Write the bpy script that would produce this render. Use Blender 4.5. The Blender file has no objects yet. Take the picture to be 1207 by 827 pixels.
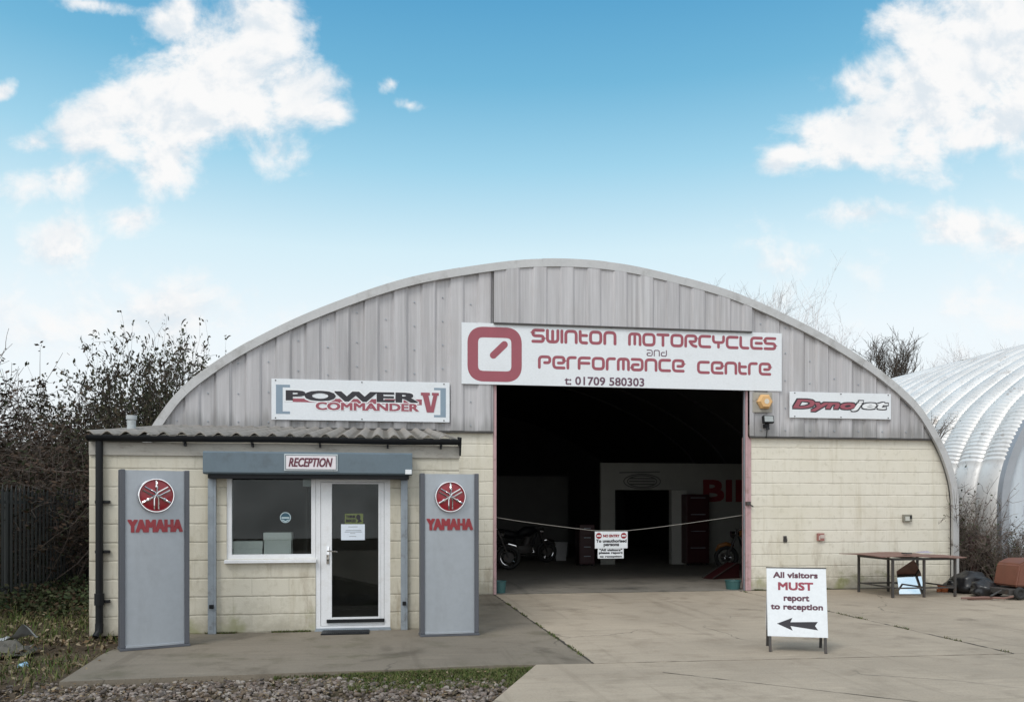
import bpy, bmesh, math, random
from mathutils import Vector, Matrix
random.seed(7)
R = math.radians
scene = bpy.context.scene
COL = scene.collection

# ------------------------------------------------------------------ camera
CF, CX, HY, CD, CH = 980.0, 603.5, 600.0, 14.85, 1.53      # focal (px of a 1207 wide picture), centre, horizon row, distance, eye height
TH = math.atan(0.1556)
SN, CS = math.sin(TH), math.cos(TH)
cam = bpy.data.cameras.new('camera'); camo = bpy.data.objects.new('camera', cam); COL.objects.link(camo)
camo.location = (0, -CD, CH); camo.rotation_euler = (R(90), 0, -TH)
cam.sensor_width = 36; cam.sensor_fit = 'HORIZONTAL'; cam.lens = CF / 1207 * 36
cam.shift_y = (HY - 413.5) / 1207
cam.clip_start = 0.05; cam.clip_end = 2000
scene.camera = camo

# ------------------------------------------------------------------ light
SUN_EL, SUN_AZ = R(50), R(222)                              # azimuth clockwise from +Y
sun = bpy.data.lights.new('sun', 'SUN'); suno = bpy.data.objects.new('sun', sun); COL.objects.link(suno)
sun.energy = 1.5; sun.angle = R(24); sun.color = (1.0, 0.96, 0.9)
sdir = Vector((math.sin(SUN_AZ) * math.cos(SUN_EL), math.cos(SUN_AZ) * math.cos(SUN_EL), math.sin(SUN_EL)))
suno.rotation_euler = sdir.to_track_quat('Z', 'Y').to_euler()
suno.location = (12, -20, 30)
scene.view_settings.view_transform = 'Standard'; scene.view_settings.look = 'None'
scene.view_settings.exposure = 0.16; scene.view_settings.gamma = 1.0
scene.view_settings.use_curve_mapping = False
scene.cycles.use_denoising = True
scene.cycles.max_bounces = 8
scene.cycles.sample_clamp_indirect = 6

W = bpy.data.worlds.new('World'); scene.world = W; W.use_nodes = True
wt = W.node_tree; wt.nodes.clear()


class NT:
    """small helper for writing node trees"""
    def __init__(self, t): self.t = t
    def n(self, ty, **kw):
        o = self.t.nodes.new('ShaderNode' + ty)
        for k, v in kw.items(): setattr(o, k, v)
        return o
    def l(self, a, b): self.t.links.new(a, b)
    def put(self, sock, v):
        if isinstance(v, bpy.types.NodeSocket): self.l(v, sock)
        else: sock.default_value = v
    def m(self, op, a, b=None, c=None, clamp=False):
        o = self.n('Math', operation=op); o.use_clamp = clamp
        for i, v in enumerate((a, b, c)):
            if v is not None: self.put(o.inputs[i], v)
        return o.outputs[0]
    def vm(self, op, a, b=None):
        o = self.n('VectorMath', operation=op)
        self.put(o.inputs[0], a)
        if b is not None: self.put(o.inputs[1], b)
        return o.outputs['Value'] if op in ('DOT_PRODUCT', 'LENGTH') else o.outputs['Vector']
    def mix(self, f, a, b, blend='MIX'):
        o = self.n('Mix', data_type='RGBA', blend_type=blend); o.clamp_factor = True
        self.put(o.inputs[0], f); self.put(o.inputs[6], a); self.put(o.inputs[7], b)
        return o.outputs[2]
    def ramp(self, f, stops, interp='LINEAR'):
        o = self.n('ValToRGB'); e = o.color_ramp.elements; o.color_ramp.interpolation = interp
        while len(e) < len(stops): e.new(0.5)
        for s, (p, c) in zip(e, stops):
            s.position = p
            s.color = (c, c, c, 1) if not hasattr(c, '__len__') else (*c[:3], 1)
        self.put(o.inputs[0], f)
        return o.outputs[0]
    def noise(self, vec, scale, detail=4, rough=0.55, dist=0.0):
        o = self.n('TexNoise'); self.put(o.inputs['Vector'], vec)
        o.inputs['Scale'].default_value = scale; o.inputs['Detail'].default_value = detail
        o.inputs['Roughness'].default_value = rough; o.inputs['Distortion'].default_value = dist
        return o.outputs['Fac']
    def mapping(self, vec, loc=(0, 0, 0), rot=(0, 0, 0), scale=(1, 1, 1), ty='POINT'):
        o = self.n('Mapping', vector_type=ty); self.put(o.inputs[0], vec)
        o.inputs['Location'].default_value = loc; o.inputs['Rotation'].default_value = rot; o.inputs['Scale'].default_value = scale
        return o.outputs[0]
    def maprange(self, v, a, b, c=0.0, d=1.0, smooth=True):
        o = self.n('MapRange'); o.interpolation_type = 'SMOOTHSTEP' if smooth else 'LINEAR'
        self.put(o.inputs[0], v)
        for i, x in enumerate((a, b, c, d)): o.inputs[i + 1].default_value = x
        return o.outputs[0]


def build_sky():
    g = NT(wt)
    d = g.vm('NORMALIZE', g.n('TexCoord').outputs['Generated'])
    yy = g.vm('DOT_PRODUCT', d, (SN, CS, 0)); xx = g.vm('DOT_PRODUCT', d, (CS, -SN, 0))
    sep = g.n('SeparateXYZ'); g.l(d, sep.inputs[0]); zz = sep.outputs[2]
    ys = g.m('MAXIMUM', yy, 0.08)
    u = g.m('DIVIDE', xx, ys); v = g.m('DIVIDE', zz, ys)
    cmb = g.n('CombineXYZ'); g.l(u, cmb.inputs[0]); g.l(v, cmb.inputs[1]); p = cmb.outputs[0]
    # clouds of the front sky: lobes (col, row, half width, half height, turn in degrees, weight) on a 1207 x 827 grid of directions
    lobes = [(262, 95, 92, 78, -8, 1.0), (205, 130, 85, 65, 10, 1.0), (205, 35, 34, 34, 0, .95), (305, 35, 50, 45, 0, 1.0), (345, 105, 48, 40, 0, .9),
             (200, 185, 40, 42, 10, .9), (120, 140, 65, 32, 25, .85), (385, 133, 28, 14, 15, .8), (75, 205, 60, 22, 15, .55), (325, 182, 34, 26, 0, .62),
             (40, 165, 30, 14, 0, .5),
             (75, 285, 42, 32, 20, .62), (152, 256, 34, 18, 10, .6), (110, 3, 38, 12, -15, .8), (481, 121, 15, 9, -10, .55), (456, 95, 9, 11, 0, .5), (2, 105, 8, 8, 0, .5),
             (1120, 95, 120, 75, 28, 1.1), (1190, 50, 110, 90, 0, 1.15), (1010, 155, 85, 40, 14, 1.0), (915, 182, 45, 19, 8, .9), (1085, 40, 50, 48, 0, .95),
             (1020, 100, 40, 38, 30, .75), (1180, 150, 70, 45, 0, .9), (1160, 165, 60, 26, 0, .8),
             (1015, 252, 52, 16, 0, .62), (1132, 272, 46, 24, 0, .66), (1190, 285, 50, 18, 0, .5),
             (930, 320, 60, 25, 0, .2), (1190, 340, 120, 40, 0, .3), (110, 375, 200, 45, 0, .45)]
    warp = g.n('TexNoise'); g.l(p, warp.inputs['Vector']); warp.inputs['Scale'].default_value = 9; warp.inputs['Detail'].default_value = 4
    wv = g.vm('SUBTRACT', warp.outputs['Color'], (.5, .5, .5))
    pw = g.vm('ADD', p, g.vm('MULTIPLY', wv, (.045, .04, 0)))
    acc = None
    for (cx, cy, a, b, rot, w) in lobes:
        q = g.mapping(pw, ((cx - CX) / CF, (HY - cy) / CF, 0), (0, 0, R(rot)), (a / CF * 1.25, b / CF * 1.25, 1), 'TEXTURE')
        ln = g.vm('LENGTH', q)
        s = g.m('MULTIPLY', g.m('SUBTRACT', 1.0, ln), w)
        if acc is None: acc = s
        else:
            acc = g.m('SMOOTH_MAX', acc, s, 0.18)
    fb = g.noise(g.mapping(p, scale=(1, 1.2, 1)), 11, 10, .61, .2)
    fb2 = g.noise(p, 4, 3, .5)
    den = g.m('ADD', acc, g.m('MULTIPLY', g.m('SUBTRACT', fb, .5), 2.1))
    den = g.m('ADD', den, g.m('MULTIPLY', g.m('SUBTRACT', fb2, .5), .4))
    front = g.maprange(den, -.08, .58)
    front = g.m('MULTIPLY', front, g.maprange(yy, .12, .3))
    # unseen broken thin cloud, added overhead and behind the viewer to soften the light
    cb = g.noise(d, 2.6, 6, .6)
    back = g.m('MULTIPLY', g.maprange(cb, .28, .62), g.m('MAXIMUM', g.maprange(yy, .25, -.2), g.maprange(zz, .62, .85)))
    cloud = g.m('MAXIMUM', front, back)
    haze = g.ramp(zz, [(0.0, .98), (.20, .96), (.293, .92), (.378, .85), (.455, .77), (.522, .7), (.8, .5), (1.0, .4)])
    shade = g.noise(g.mapping(p, (.02, -.06, 0)), 8, 6, .6)
    ccol = g.mix(g.maprange(shade, .38, .62), (.74, .82, .895, 1), (1.0, 1.0, 1.0, 1))
    fbs = g.noise(g.mapping(p, (.010, .020, 0), scale=(1, 1.2, 1)), 11, 12, .60, .2)
    relief = g.m('ADD', g.m('MULTIPLY', g.m('SUBTRACT', fb, fbs), 2.6), .5)
    ccol = g.mix(g.maprange(relief, .1, .66), (.78, .85, .91, 1), (1.0, 1.0, 1.0, 1))
    ccol = g.mix(g.maprange(shade, .5, .68, 0, .45), ccol, (.78, .85, .91, 1))
    hcol = g.ramp(zz, [(0.0, (.84, .86, .88)), (.20, (.80, .865, .90)), (.293, (.64, .81, .88)), (.378, (.36, .65, .81)), (.455, (.18, .49, .71)), (.522, (.11, .40, .66)), (.8, (.08, .32, .58))])
    sky = g.n('TexSky', sky_type='NISHITA'); sky.sun_disc = False
    sky.sun_elevation = SUN_EL; sky.sun_rotation = SUN_AZ
    tint = g.mix(1.0, sky.outputs[0], (.72, 1.25, 1.30, 1), 'MULTIPLY')
    b1 = g.n('Background'); g.l(tint, b1.inputs[0]); b1.inputs[1].default_value = .085
    b2 = g.n('Background'); g.l(hcol, b2.inputs[0]); b2.inputs[1].default_value = 1.0
    b3 = g.n('Background'); g.l(ccol, b3.inputs[0]); g.put(b3.inputs[1], g.maprange(yy, .1, -.3, .86, 1.25))  # cloud behind the viewer made brighter as added fill light
    m1 = g.n('MixShader'); g.l(haze, m1.inputs[0]); g.l(b1.outputs[0], m1.inputs[1]); g.l(b2.outputs[0], m1.inputs[2])
    m2 = g.n('MixShader'); g.l(cloud, m2.inputs[0]); g.l(m1.outputs[0], m2.inputs[1]); g.l(b3.outputs[0], m2.inputs[2])
    out = g.n('OutputWorld'); g.l(m2.outputs[0], out.inputs[0])


build_sky()


# ------------------------------------------------------------------ measuring helpers (where a sight line meets a real wall or the ground)
def at(px, py, Y):
    k = (px - CX) / CF; d = CD + Y
    X = d * (k * CS + SN) / (CS - k * SN); fw = X * SN + d * CS
    return X, CH + (HY - py) * fw / CF


def gr(px, py, Z=0.0):
    fw = (CH - Z) * CF / (py - HY); r = (px - CX) / CF * fw
    return fw * SN + r * CS, fw * CS - r * SN - CD


# ------------------------------------------------------------------ materials
MATS = {}


def mat(name, base, rough=.7, var=.12, scale=3.0, stretch=(1, 1, 1), metal=0.0, bump=0.0, bscale=40.0, dirt=None, dirt_amt=0.0, spec=.5, fine=.06, coat=0.0):
    m = bpy.data.materials.new(name); m.use_nodes = True; t = m.node_tree; t.nodes.clear(); g = NT(t)
    co = g.n('TexCoord').outputs['Object']
    n1 = g.noise(g.mapping(co, scale=stretch), scale, 6, .6)
    n2 = g.noise(co, scale * 14, 3, .6)
    f = g.m('ADD', g.m('MULTIPLY', g.m('SUBTRACT', n1, .5), var * 3), g.m('MULTIPLY', g.m('SUBTRACT', n2, .5), fine * 3))
    f = g.m('ADD', f, 1.0)
    c = g.mix(1.0, (*base, 1), f, 'MULTIPLY')
    if dirt:
        n3 = g.noise(g.mapping(co, (3, 7, 1), scale=stretch), scale * 1.7, 7, .65)
        c = g.mix(g.m('MULTIPLY', g.maprange(n3, .5, .75), dirt_amt), c, (*dirt, 1))
    b = g.n('BsdfPrincipled'); g.l(c, b.inputs['Base Color'])
    b.inputs['Metallic'].default_value = metal; b.inputs['Specular IOR Level'].default_value = spec
    g.put(b.inputs['Roughness'], g.m('ADD', rough, g.m('MULTIPLY', g.m('SUBTRACT', n1, .5), .25), clamp=True))
    if coat: b.inputs['Coat Weight'].default_value = coat
    if bump:
        bp = g.n('Bump'); bp.inputs['Strength'].default_value = bump; bp.inputs['Distance'].default_value = .01
        g.l(g.noise(co, bscale, 4, .6), bp.inputs['Height']); g.l(bp.outputs[0], b.inputs['Normal'])
    o = g.n('OutputMaterial'); g.l(b.outputs[0], o.inputs[0])
    MATS[name] = m
    return m


def block_material(name, base, course=.225, length=.45, worn=(.36, .33, .26), seed=0.0, joint=.35, tone=.08, upright=.4):
    """painted concrete blocks: shallow joints, chipped patches, splash dirt near the ground"""
    m = bpy.data.materials.new(name); m.use_nodes = True; t = m.node_tree; t.nodes.clear(); g = NT(t)
    geo = g.n('NewGeometry'); sp = g.n('SeparateXYZ'); g.l(geo.outputs['Position'], sp.inputs[0])
    cb = g.n('CombineXYZ'); g.l(g.m('ADD', sp.outputs[0], g.m('MULTIPLY', sp.outputs[1], 1.0)), cb.inputs[0]); g.l(sp.outputs[2], cb.inputs[1])
    pos = geo.outputs['Position']
    jit = g.n('TexNoise'); g.l(pos, jit.inputs['Vector']); jit.inputs['Scale'].default_value = 5; jit.inputs['Detail'].default_value = 5
    v = g.vm('ADD', cb.outputs[0], g.vm('MULTIPLY', g.vm('SUBTRACT', jit.outputs['Color'], (.5, .5, .5)), (.016, .014, 0)))
    v = g.vm('ADD', v, (seed, 0, 0))

    def bricks(mort, smooth):
        br = g.n('TexBrick'); g.l(v, br.inputs['Vector']); br.offset = .5; br.squash = 1.0
        br.inputs['Scale'].default_value = 1; br.inputs['Brick Width'].default_value = length; br.inputs['Row Height'].default_value = course
        br.inputs['Mortar Size'].default_value = mort; br.inputs['Mortar Smooth'].default_value = smooth; br.inputs['Bias'].default_value = 0
        br.inputs['Color1'].default_value = (0, 0, 0, 1); br.inputs['Color2'].default_value = (1, 1, 1, 1); br.inputs['Mortar'].default_value = (.5, .5, .5, 1)
        return br
    br = bricks(.009, .35)
    brw = bricks(.02, 1.0)
    n1 = g.noise(pos, 1.1, 6, .6); n2 = g.noise(pos, 9, 6, .65); n3 = g.noise(pos, 60, 3, .6)
    c = g.mix(g.m('MULTIPLY', br.outputs['Color'], tone * 2.2), (*base, 1), (*[x * .86 for x in base], 1))
    c = g.mix(g.maprange(n1, .42, .7, 0, .45), c, (base[0] * .86, base[1] * .84, base[2] * .78, 1))
    c = g.mix(g.maprange(n2, .52, .72, 0, .6), c, (base[0] * .72, base[1] * .71, base[2] * .66, 1))
    # open joints' shadow lines put in as dark colour, upright ones half filled with paint
    sv = g.n('SeparateXYZ'); g.l(v, sv.inputs[0])
    fr = g.m('FRACT', g.m('DIVIDE', sv.outputs[1], course))
    dist = g.m('MINIMUM', fr, g.m('SUBTRACT', 1.0, fr))
    hj = g.maprange(dist, .038, .012)
    jn = g.maprange(g.noise(pos, 2.6, 5, .65), .36, .6, .05, 1.0)
    c = g.mix(g.m('MULTIPLY', g.m('MULTIPLY', hj, jn), joint * 2.0), c, (.17, .155, .12, 1))
    c = g.mix(g.m('MULTIPLY', g.m('MULTIPLY', br.outputs['Fac'], jn), joint * upright), c, (.24, .22, .17, 1))
    # pinholes and chips
    chips = g.maprange(g.noise(pos, 34, 5, .7), .66, .72)
    where = g.maprange(g.noise(pos, 1.6, 3, .6), .48, .68)
    c = g.mix(g.m('MULTIPLY', g.m('MULTIPLY', chips, where), .75), c, (.22, .2, .16, 1))
    # splash and algae near the ground, uneven upper edge
    low = g.m('ADD', sp.outputs[2], g.m('MULTIPLY', g.m('SUBTRACT', g.noise(pos, 3.5, 6, .7), .5), 1.1))
    c = g.mix(g.maprange(low, .42, -.06, 0, .8), c, (*worn, 1))
    drip = g.m('MULTIPLY', g.maprange(g.noise(g.mapping(pos, (7, 2, 1), scale=(3.5, 3.5, .9)), 1.0, 6, .7), .52, .66), g.maprange(low, 1.3, .3))
    c = g.mix(g.m('MULTIPLY', drip, .5), c, (.27, .21, .14, 1))
    alg = g.m('MULTIPLY', g.maprange(low, .34, .1), g.maprange(g.noise(pos, 1.3, 3, .5), .52, .66))
    c = g.mix(g.m('MULTIPLY', alg, .75), c, (.22, .24, .08, 1))
    st = g.noise(g.mapping(pos, scale=(5, 5, .5)), 1.0, 6, .65)
    c = g.mix(g.maprange(st, .52, .72, 0, .45), c, (base[0] * .66, base[1] * .62, base[2] * .52, 1))
    b = g.n('BsdfPrincipled'); g.l(c, b.inputs['Base Color']); b.inputs['Roughness'].default_value = .72; b.inputs['Specular IOR Level'].default_value = .3
    h = g.m('ADD', g.m('MULTIPLY', g.m('MAXIMUM', g.m('MULTIPLY', brw.outputs['Fac'], upright * .7), g.maprange(dist, .08, .0)), -1.0), g.m('ADD', g.m('MULTIPLY', n3, .35), g.m('MULTIPLY', n2, .4)))
    bp = g.n('Bump'); bp.inputs['Strength'].default_value = .55; bp.inputs['Distance'].default_value = .009
    g.l(h, bp.inputs['Height']); g.l(bp.outputs[0], b.inputs['Normal'])
    o = g.n('OutputMaterial'); g.l(b.outputs[0], o.inputs[0])
    return m


def concrete_material(name, base, dark, green=0.0, streak=1.0):
    m = bpy.data.materials.new(name); m.use_nodes = True; t = m.node_tree; t.nodes.clear(); g = NT(t)
    pos = g.n('NewGeometry').outputs['Position']
    n1 = g.noise(pos, .35, 6, .62, .4); n2 = g.noise(pos, 2.2, 7, .65); n3 = g.noise(pos, 45, 4, .65); n4 = g.noise(pos, 170, 2, .5)
    c = g.mix(g.maprange(n1, .36, .66), (*base, 1), (*[x * .80 for x in base], 1))
    c = g.mix(g.maprange(n2, .48, .72, 0, .7), c, (*dark, 1))
    c = g.mix(g.maprange(n3, .5, .72, 0, .35), c, (*[x * .6 for x in dark], 1))
    c = g.mix(g.maprange(n4, .55, .75, 0, .4), c, (*[min(1, x * 1.5) for x in base], 1))
    gr_ = g.noise(pos, 95, 3, .7)
    c = g.mix(g.maprange(gr_, .62, .70, 0, .55), c, (*[x * .45 for x in dark], 1))
    sc_ = g.noise(g.mapping(pos, (2, 9, 0), (0, 0, .5), (1.0, 5, 1)), 1.3, 7, .7)
    c = g.mix(g.maprange(sc_, .55, .72, 0, .5), c, (*[min(1, x * 1.28) for x in base], 1))
    ty = g.noise(g.mapping(pos, (1, 3, 0), (0, 0, -.15), (4.5, .22, 1)), 1.0, 4, .6)
    c = g.mix(g.maprange(ty, .56, .70, 0, .35), c, (*[x * .8 for x in dark], 1))
    # tamped texture lines across the slab
    tl = g.noise(g.mapping(pos, scale=(.25, 14, 1)), 1.0, 3, .6)
    c = g.mix(g.maprange(tl, .5, .66, 0, .22 * streak), c, (*[x * .7 for x in base], 1))
    # oil and tyre stains
    so = g.maprange(g.noise(g.mapping(pos, (4.3, 1.7, 0)), .9, 5, .6, .6), .60, .74)
    c = g.mix(g.m('MULTIPLY', so, .65), c, (*[x * .55 for x in dark], 1))
    if green: c = g.mix(g.m('MULTIPLY', g.maprange(g.noise(pos, 1.1, 6, .7), .5, .7), green), c, (.09, .10, .045, 1))
    # hairline cracks
    vo = g.n('TexVoronoi', feature='DISTANCE_TO_EDGE'); vo.inputs['Scale'].default_value = .33
    wn = g.n('TexNoise'); g.l(pos, wn.inputs['Vector']); wn.inputs['Scale'].default_value = 1.6; wn.inputs['Detail'].default_value = 6
    g.l(g.vm('ADD', pos, g.vm('MULTIPLY', wn.outputs['Color'], (.7, .7, 0))), vo.inputs['Vector'])
    cr = g.m('MULTIPLY', g.maprange(vo.outputs['Distance'], .006, .0), g.maprange(g.noise(pos, .5, 2), .5, .6))
    c = g.mix(g.m('MULTIPLY', cr, .6), c, (.05, .045, .035, 1))
    b = g.n('BsdfPrincipled'); g.l(c, b.inputs['Base Color']); b.inputs['Specular IOR Level'].default_value = .35
    g.put(b.inputs['Roughness'], g.maprange(n2, .3, .7, .92, .7))
    bp = g.n('Bump'); bp.inputs['Strength'].default_value = .5; bp.inputs['Distance'].default_value = .006
    g.l(g.m('ADD', g.m('MULTIPLY', n3, .8), g.m('ADD', n2, g.m('MULTIPLY', tl, .6))), bp.inputs['Height']); g.l(bp.outputs[0], b.inputs['Normal'])
    o = g.n('OutputMaterial'); g.l(b.outputs[0], o.inputs[0])
    return m


def cladding_material(name, base):
    """weathered metal sheet with rain streaks running down"""
    m = bpy.data.materials.new(name); m.use_nodes = True; t = m.node_tree; t.nodes.clear(); g = NT(t)
    geo = g.n('NewGeometry'); pos = geo.outputs['Position']; sp = g.n('SeparateXYZ'); g.l(pos, sp.inputs[0])
    a = g.noise(g.mapping(pos, scale=(7, 7, .35)), 1.0, 6, .65); b_ = g.noise(g.mapping(pos, scale=(28, 28, .9)), 1.0, 5, .6)
    n2 = g.noise(pos, 1.2, 5, .6)
    # each sheet is its own shade
    cell = g.n('TexWhiteNoise', noise_dimensions='1D'); g.l(g.m('FLOOR', g.m('DIVIDE', g.m('ADD', sp.outputs[0], .12), .5)), cell.inputs['W'])
    half = g.n('TexWhiteNoise', noise_dimensions='1D'); g.l(g.m('FLOOR', g.m('DIVIDE', g.m('ADD', sp.outputs[0], .0), .25)), half.inputs['W'])
    k = g.m('ADD', g.m('MULTIPLY', g.m('SUBTRACT', cell.outputs[0], .5), .16), g.m('MULTIPLY', g.m('SUBTRACT', half.outputs[0], .5), .13))
    k = g.m('ADD', k, g.m('MULTIPLY', g.m('SUBTRACT', a, .5), .75)); k = g.m('ADD', k, g.m('MULTIPLY', g.m('SUBTRACT', b_, .5), .5)); k = g.m('ADD', k, 1.0)
    c = g.mix(1.0, (*base, 1), k, 'MULTIPLY')
    c = g.mix(g.maprange(n2, .45, .7, 0, .35), c, (base[0] * .90, base[1] * .86, base[2] * .82, 1))
    ps = g.noise(g.mapping(pos, (5, 0, 0), scale=(11, 11, .22)), 1.0, 5, .6)
    c = g.mix(g.maprange(ps, .52, .7, 0, .45), c, (.62, .62, .63, 1))
    # grime along the lower edge
    lo = g.m('ADD', sp.outputs[2], g.m('MULTIPLY', g.m('SUBTRACT', a, .5), .9))
    c = g.mix(g.maprange(lo, 3.22, 2.9, 0, .5), c, (.14, .14, .13, 1))
    b = g.n('BsdfPrincipled'); g.l(c, b.inputs['Base Color']); b.inputs['Roughness'].default_value = .55; b.inputs['Metallic'].default_value = .15
    bp = g.n('Bump'); bp.inputs['Strength'].default_value = .15; bp.inputs['Distance'].default_value = .01
    g.l(n2, bp.inputs['Height']); g.l(bp.outputs[0], b.inputs['Normal'])
    o = g.n('OutputMaterial'); g.l(b.outputs[0], o.inputs[0])
    return m


def glass_material(name, tint=(.93, .96, .95)):
    m = bpy.data.materials.new(name); m.use_nodes = True; t = m.node_tree; t.nodes.clear(); g = NT(t)
    tr = g.n('BsdfTransparent'); tr.inputs[0].default_value = (*tint, 1)
    gl = g.n('BsdfGlossy'); gl.inputs['Roughness'].default_value = .01; gl.inputs[0].default_value = (.9, .92, .92, 1)
    fr = g.n('Fresnel'); fr.inputs[0].default_value = 1.35
    sm = g.noise(g.n('NewGeometry').outputs['Position'], 2.5, 4)
    f = g.m('MULTIPLY', fr.outputs[0], g.maprange(sm, .3, .7, .8, 1.15))
    mx = g.n('MixShader'); g.l(f, mx.inputs[0]); g.l(tr.outputs[0], mx.inputs[1]); g.l(gl.outputs[0], mx.inputs[2])
    o = g.n('OutputMaterial'); g.l(mx.outputs[0], o.inputs[0])
    return m


def multi_material(name, cols, scale, rough=.85, island=True):
    """colour picked per loose piece (stones, leaves)"""
    m = bpy.data.materials.new(name); m.use_nodes = True; t = m.node_tree; t.nodes.clear(); g = NT(t)
    geo = g.n('NewGeometry'); pos = geo.outputs['Position']
    f = geo.outputs['Random Per Island']
    n = len(cols)
    c = g.ramp(f, [(i / n, cols[i]) for i in range(n)], 'CONSTANT' if island else 'LINEAR')
    k = g.maprange(g.noise(pos, scale, 4, .6), .3, .7, .75, 1.2)
    c = g.mix(1.0, c, k, 'MULTIPLY')
    b = g.n('BsdfPrincipled'); g.l(c, b.inputs['Base Color']); b.inputs['Roughness'].default_value = rough; b.inputs['Specular IOR Level'].default_value = .25
    o = g.n('OutputMaterial'); g.l(b.outputs[0], o.inputs[0])
    return m


BLOCK = block_material('painted_block_workshop', (.69, .655, .565), upright=.4, joint=.26)
BLOCK_R = block_material('painted_block_reception', (.605, .57, .48), seed=.13, joint=.34, tone=.1, upright=.55)
CLAD = cladding_material('weathered_cladding', (.425, .415, .425))
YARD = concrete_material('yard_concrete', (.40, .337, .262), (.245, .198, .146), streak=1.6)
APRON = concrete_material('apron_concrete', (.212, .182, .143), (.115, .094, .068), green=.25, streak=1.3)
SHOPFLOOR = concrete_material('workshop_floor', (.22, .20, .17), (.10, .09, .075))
GLASS = glass_material('window_glass')
m_trim = mat('roof_edge_metal', (.46, .46, .46), .5, .12, 2.0, metal=.2, dirt=(.2, .19, .17), dirt_amt=.5)
m_roofin = mat('gloom_roof_lining', (.075, .074, .072), .8, .25, 1.0)  # workshop gloom put into the dark colour of the lining
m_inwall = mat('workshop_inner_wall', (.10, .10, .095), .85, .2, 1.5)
m_pink = mat('pink_painted_steel', (.46, .30, .31), .6, .12, 4, dirt=(.2, .12, .09), dirt_amt=.6)
m_black = mat('black_plastic', (.010, .011, .013), .5, .15, 5, spec=.25)
m_darksteel = mat('dark_steel', (.045, .042, .04), .55, .2, 6, dirt=(.12, .06, .03), dirt_amt=.4)
m_upvc = mat('white_upvc', (.74, .75, .77), .35, .04, 4, dirt=(.45, .42, .36), dirt_amt=.25)
m_shutter = mat('slate_blue_paint', (.115, .155, .185), .5, .1, 3, dirt=(.07, .08, .09), dirt_amt=.4)
m_galv = mat('galvanised_rail', (.30, .34, .38), .45, .15, 6, metal=.3, dirt=(.12, .10, .08), dirt_amt=.5)
m_fascia = mat('fascia_board', (.38, .36, .32), .7, .15, 3, stretch=(1, 1, 3), dirt=(.16, .14, .11), dirt_amt=.6)
m_asb = mat('fibre_cement_sheet', (.27, .245, .22), .9, .22, 3, dirt=(.10, .10, .07), dirt_amt=.75, bump=.3)
m_panel = mat('sign_board_white', (.70, .73, .76), .4, .03, 2, dirt=(.55, .55, .55), dirt_amt=.25)
m_edge = mat('board_edge_grey', (.4, .41, .43), .5, .05)
m_maroon = mat('faded_maroon_vinyl', (.30, .075, .10), .5, .08, 5)
m_blackv = mat('black_vinyl', (.02, .018, .024), .45, .1, 5)
m_greyv = mat('blue_grey_vinyl', (.22, .29, .36), .5, .08, 5)
m_whitev = mat('white_vinyl', (.76, .78, .80), .45, .03, 5)
m_redv = mat('bright_red_letters', (.25, .008, .017), .35, .06, 5, coat=.3)
m_silver = mat('silver_grey_pylon', (.355, .385, .42), .38, .06, 1.0, metal=.25, stretch=(2, 2, .5), dirt=(.24, .25, .26), dirt_amt=.35)
m_slate = mat('pylon_edge_grey', (.085, .09, .105), .45, .06, 3)
m_chrome = mat('chrome', (.78, .78, .79), .10, .05, 5, metal=1.0)
m_paper = mat('white_paper', (.68, .74, .82), .6, .02)
m_orange = mat('orange_plastic', (.66, .40, .17), .45, .1, 6, dirt=(.3, .15, .05), dirt_amt=.4)
m_rustbrown = mat('rusty_brown_sheet', (.19, .105, .085), .7, .2, 5, dirt=(.09, .05, .035), dirt_amt=.6)
m_teal = mat('teal_plastic', (.035, .105, .105), .45, .1, 6)
m_bin = mat('grey_white_plastic', (.5, .5, .5), .5, .08)
m_redpaint = mat('dark_red_paint', (.042, .008, .010), .45, .15, 4)
m_tyre = mat('rubber', (.018, .018, .018), .75, .1)
m_bark = mat('dark_bark', (.055, .042, .032), .9, .3, 6)
m_bark2 = mat('grey_brown_bark', (.12, .095, .08), .9, .25, 6)
m_pale = mat('haze_pale_bark', (.62, .60, .60), .8, .2, 6)  # distant haze and overexposure put into the bark colour
m_leafdark = multi_material('dull_winter_leaves', [(.040, .032, .020), (.055, .036, .024), (.030, .036, .016), (.07, .044, .028), (.045, .026, .019)], 8)
m_leafgreen = multi_material('green_bramble_leaves', [(.022, .036, .014), (.036, .05, .018), (.034, .034, .016), (.05, .056, .026), (.05, .032, .018)], 8)
m_grass = multi_material('verge_grass', [(.055, .088, .018), (.085, .115, .026), (.12, .115, .045), (.05, .075, .018), (.14, .12, .06)], 6)
m_litter = multi_material('dead_leaves', [(.13, .085, .045), (.09, .055, .03), (.2, .15, .09), (.06, .045, .03), (.26, .21, .14)], 30)
m_stone = multi_material('gravel_stones', [(.19, .16, .14), (.12, .098, .085), (.24, .20, .175), (.16, .125, .105), (.095, .08, .07), (.29, .255, .225), (.14, .105, .075), (.10, .08, .055)], 30)
m_fence = mat('dark_palisade', (.028, .032, .032), .6, .2, 4)  # one even dark colour for pales, rails and posts


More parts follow.
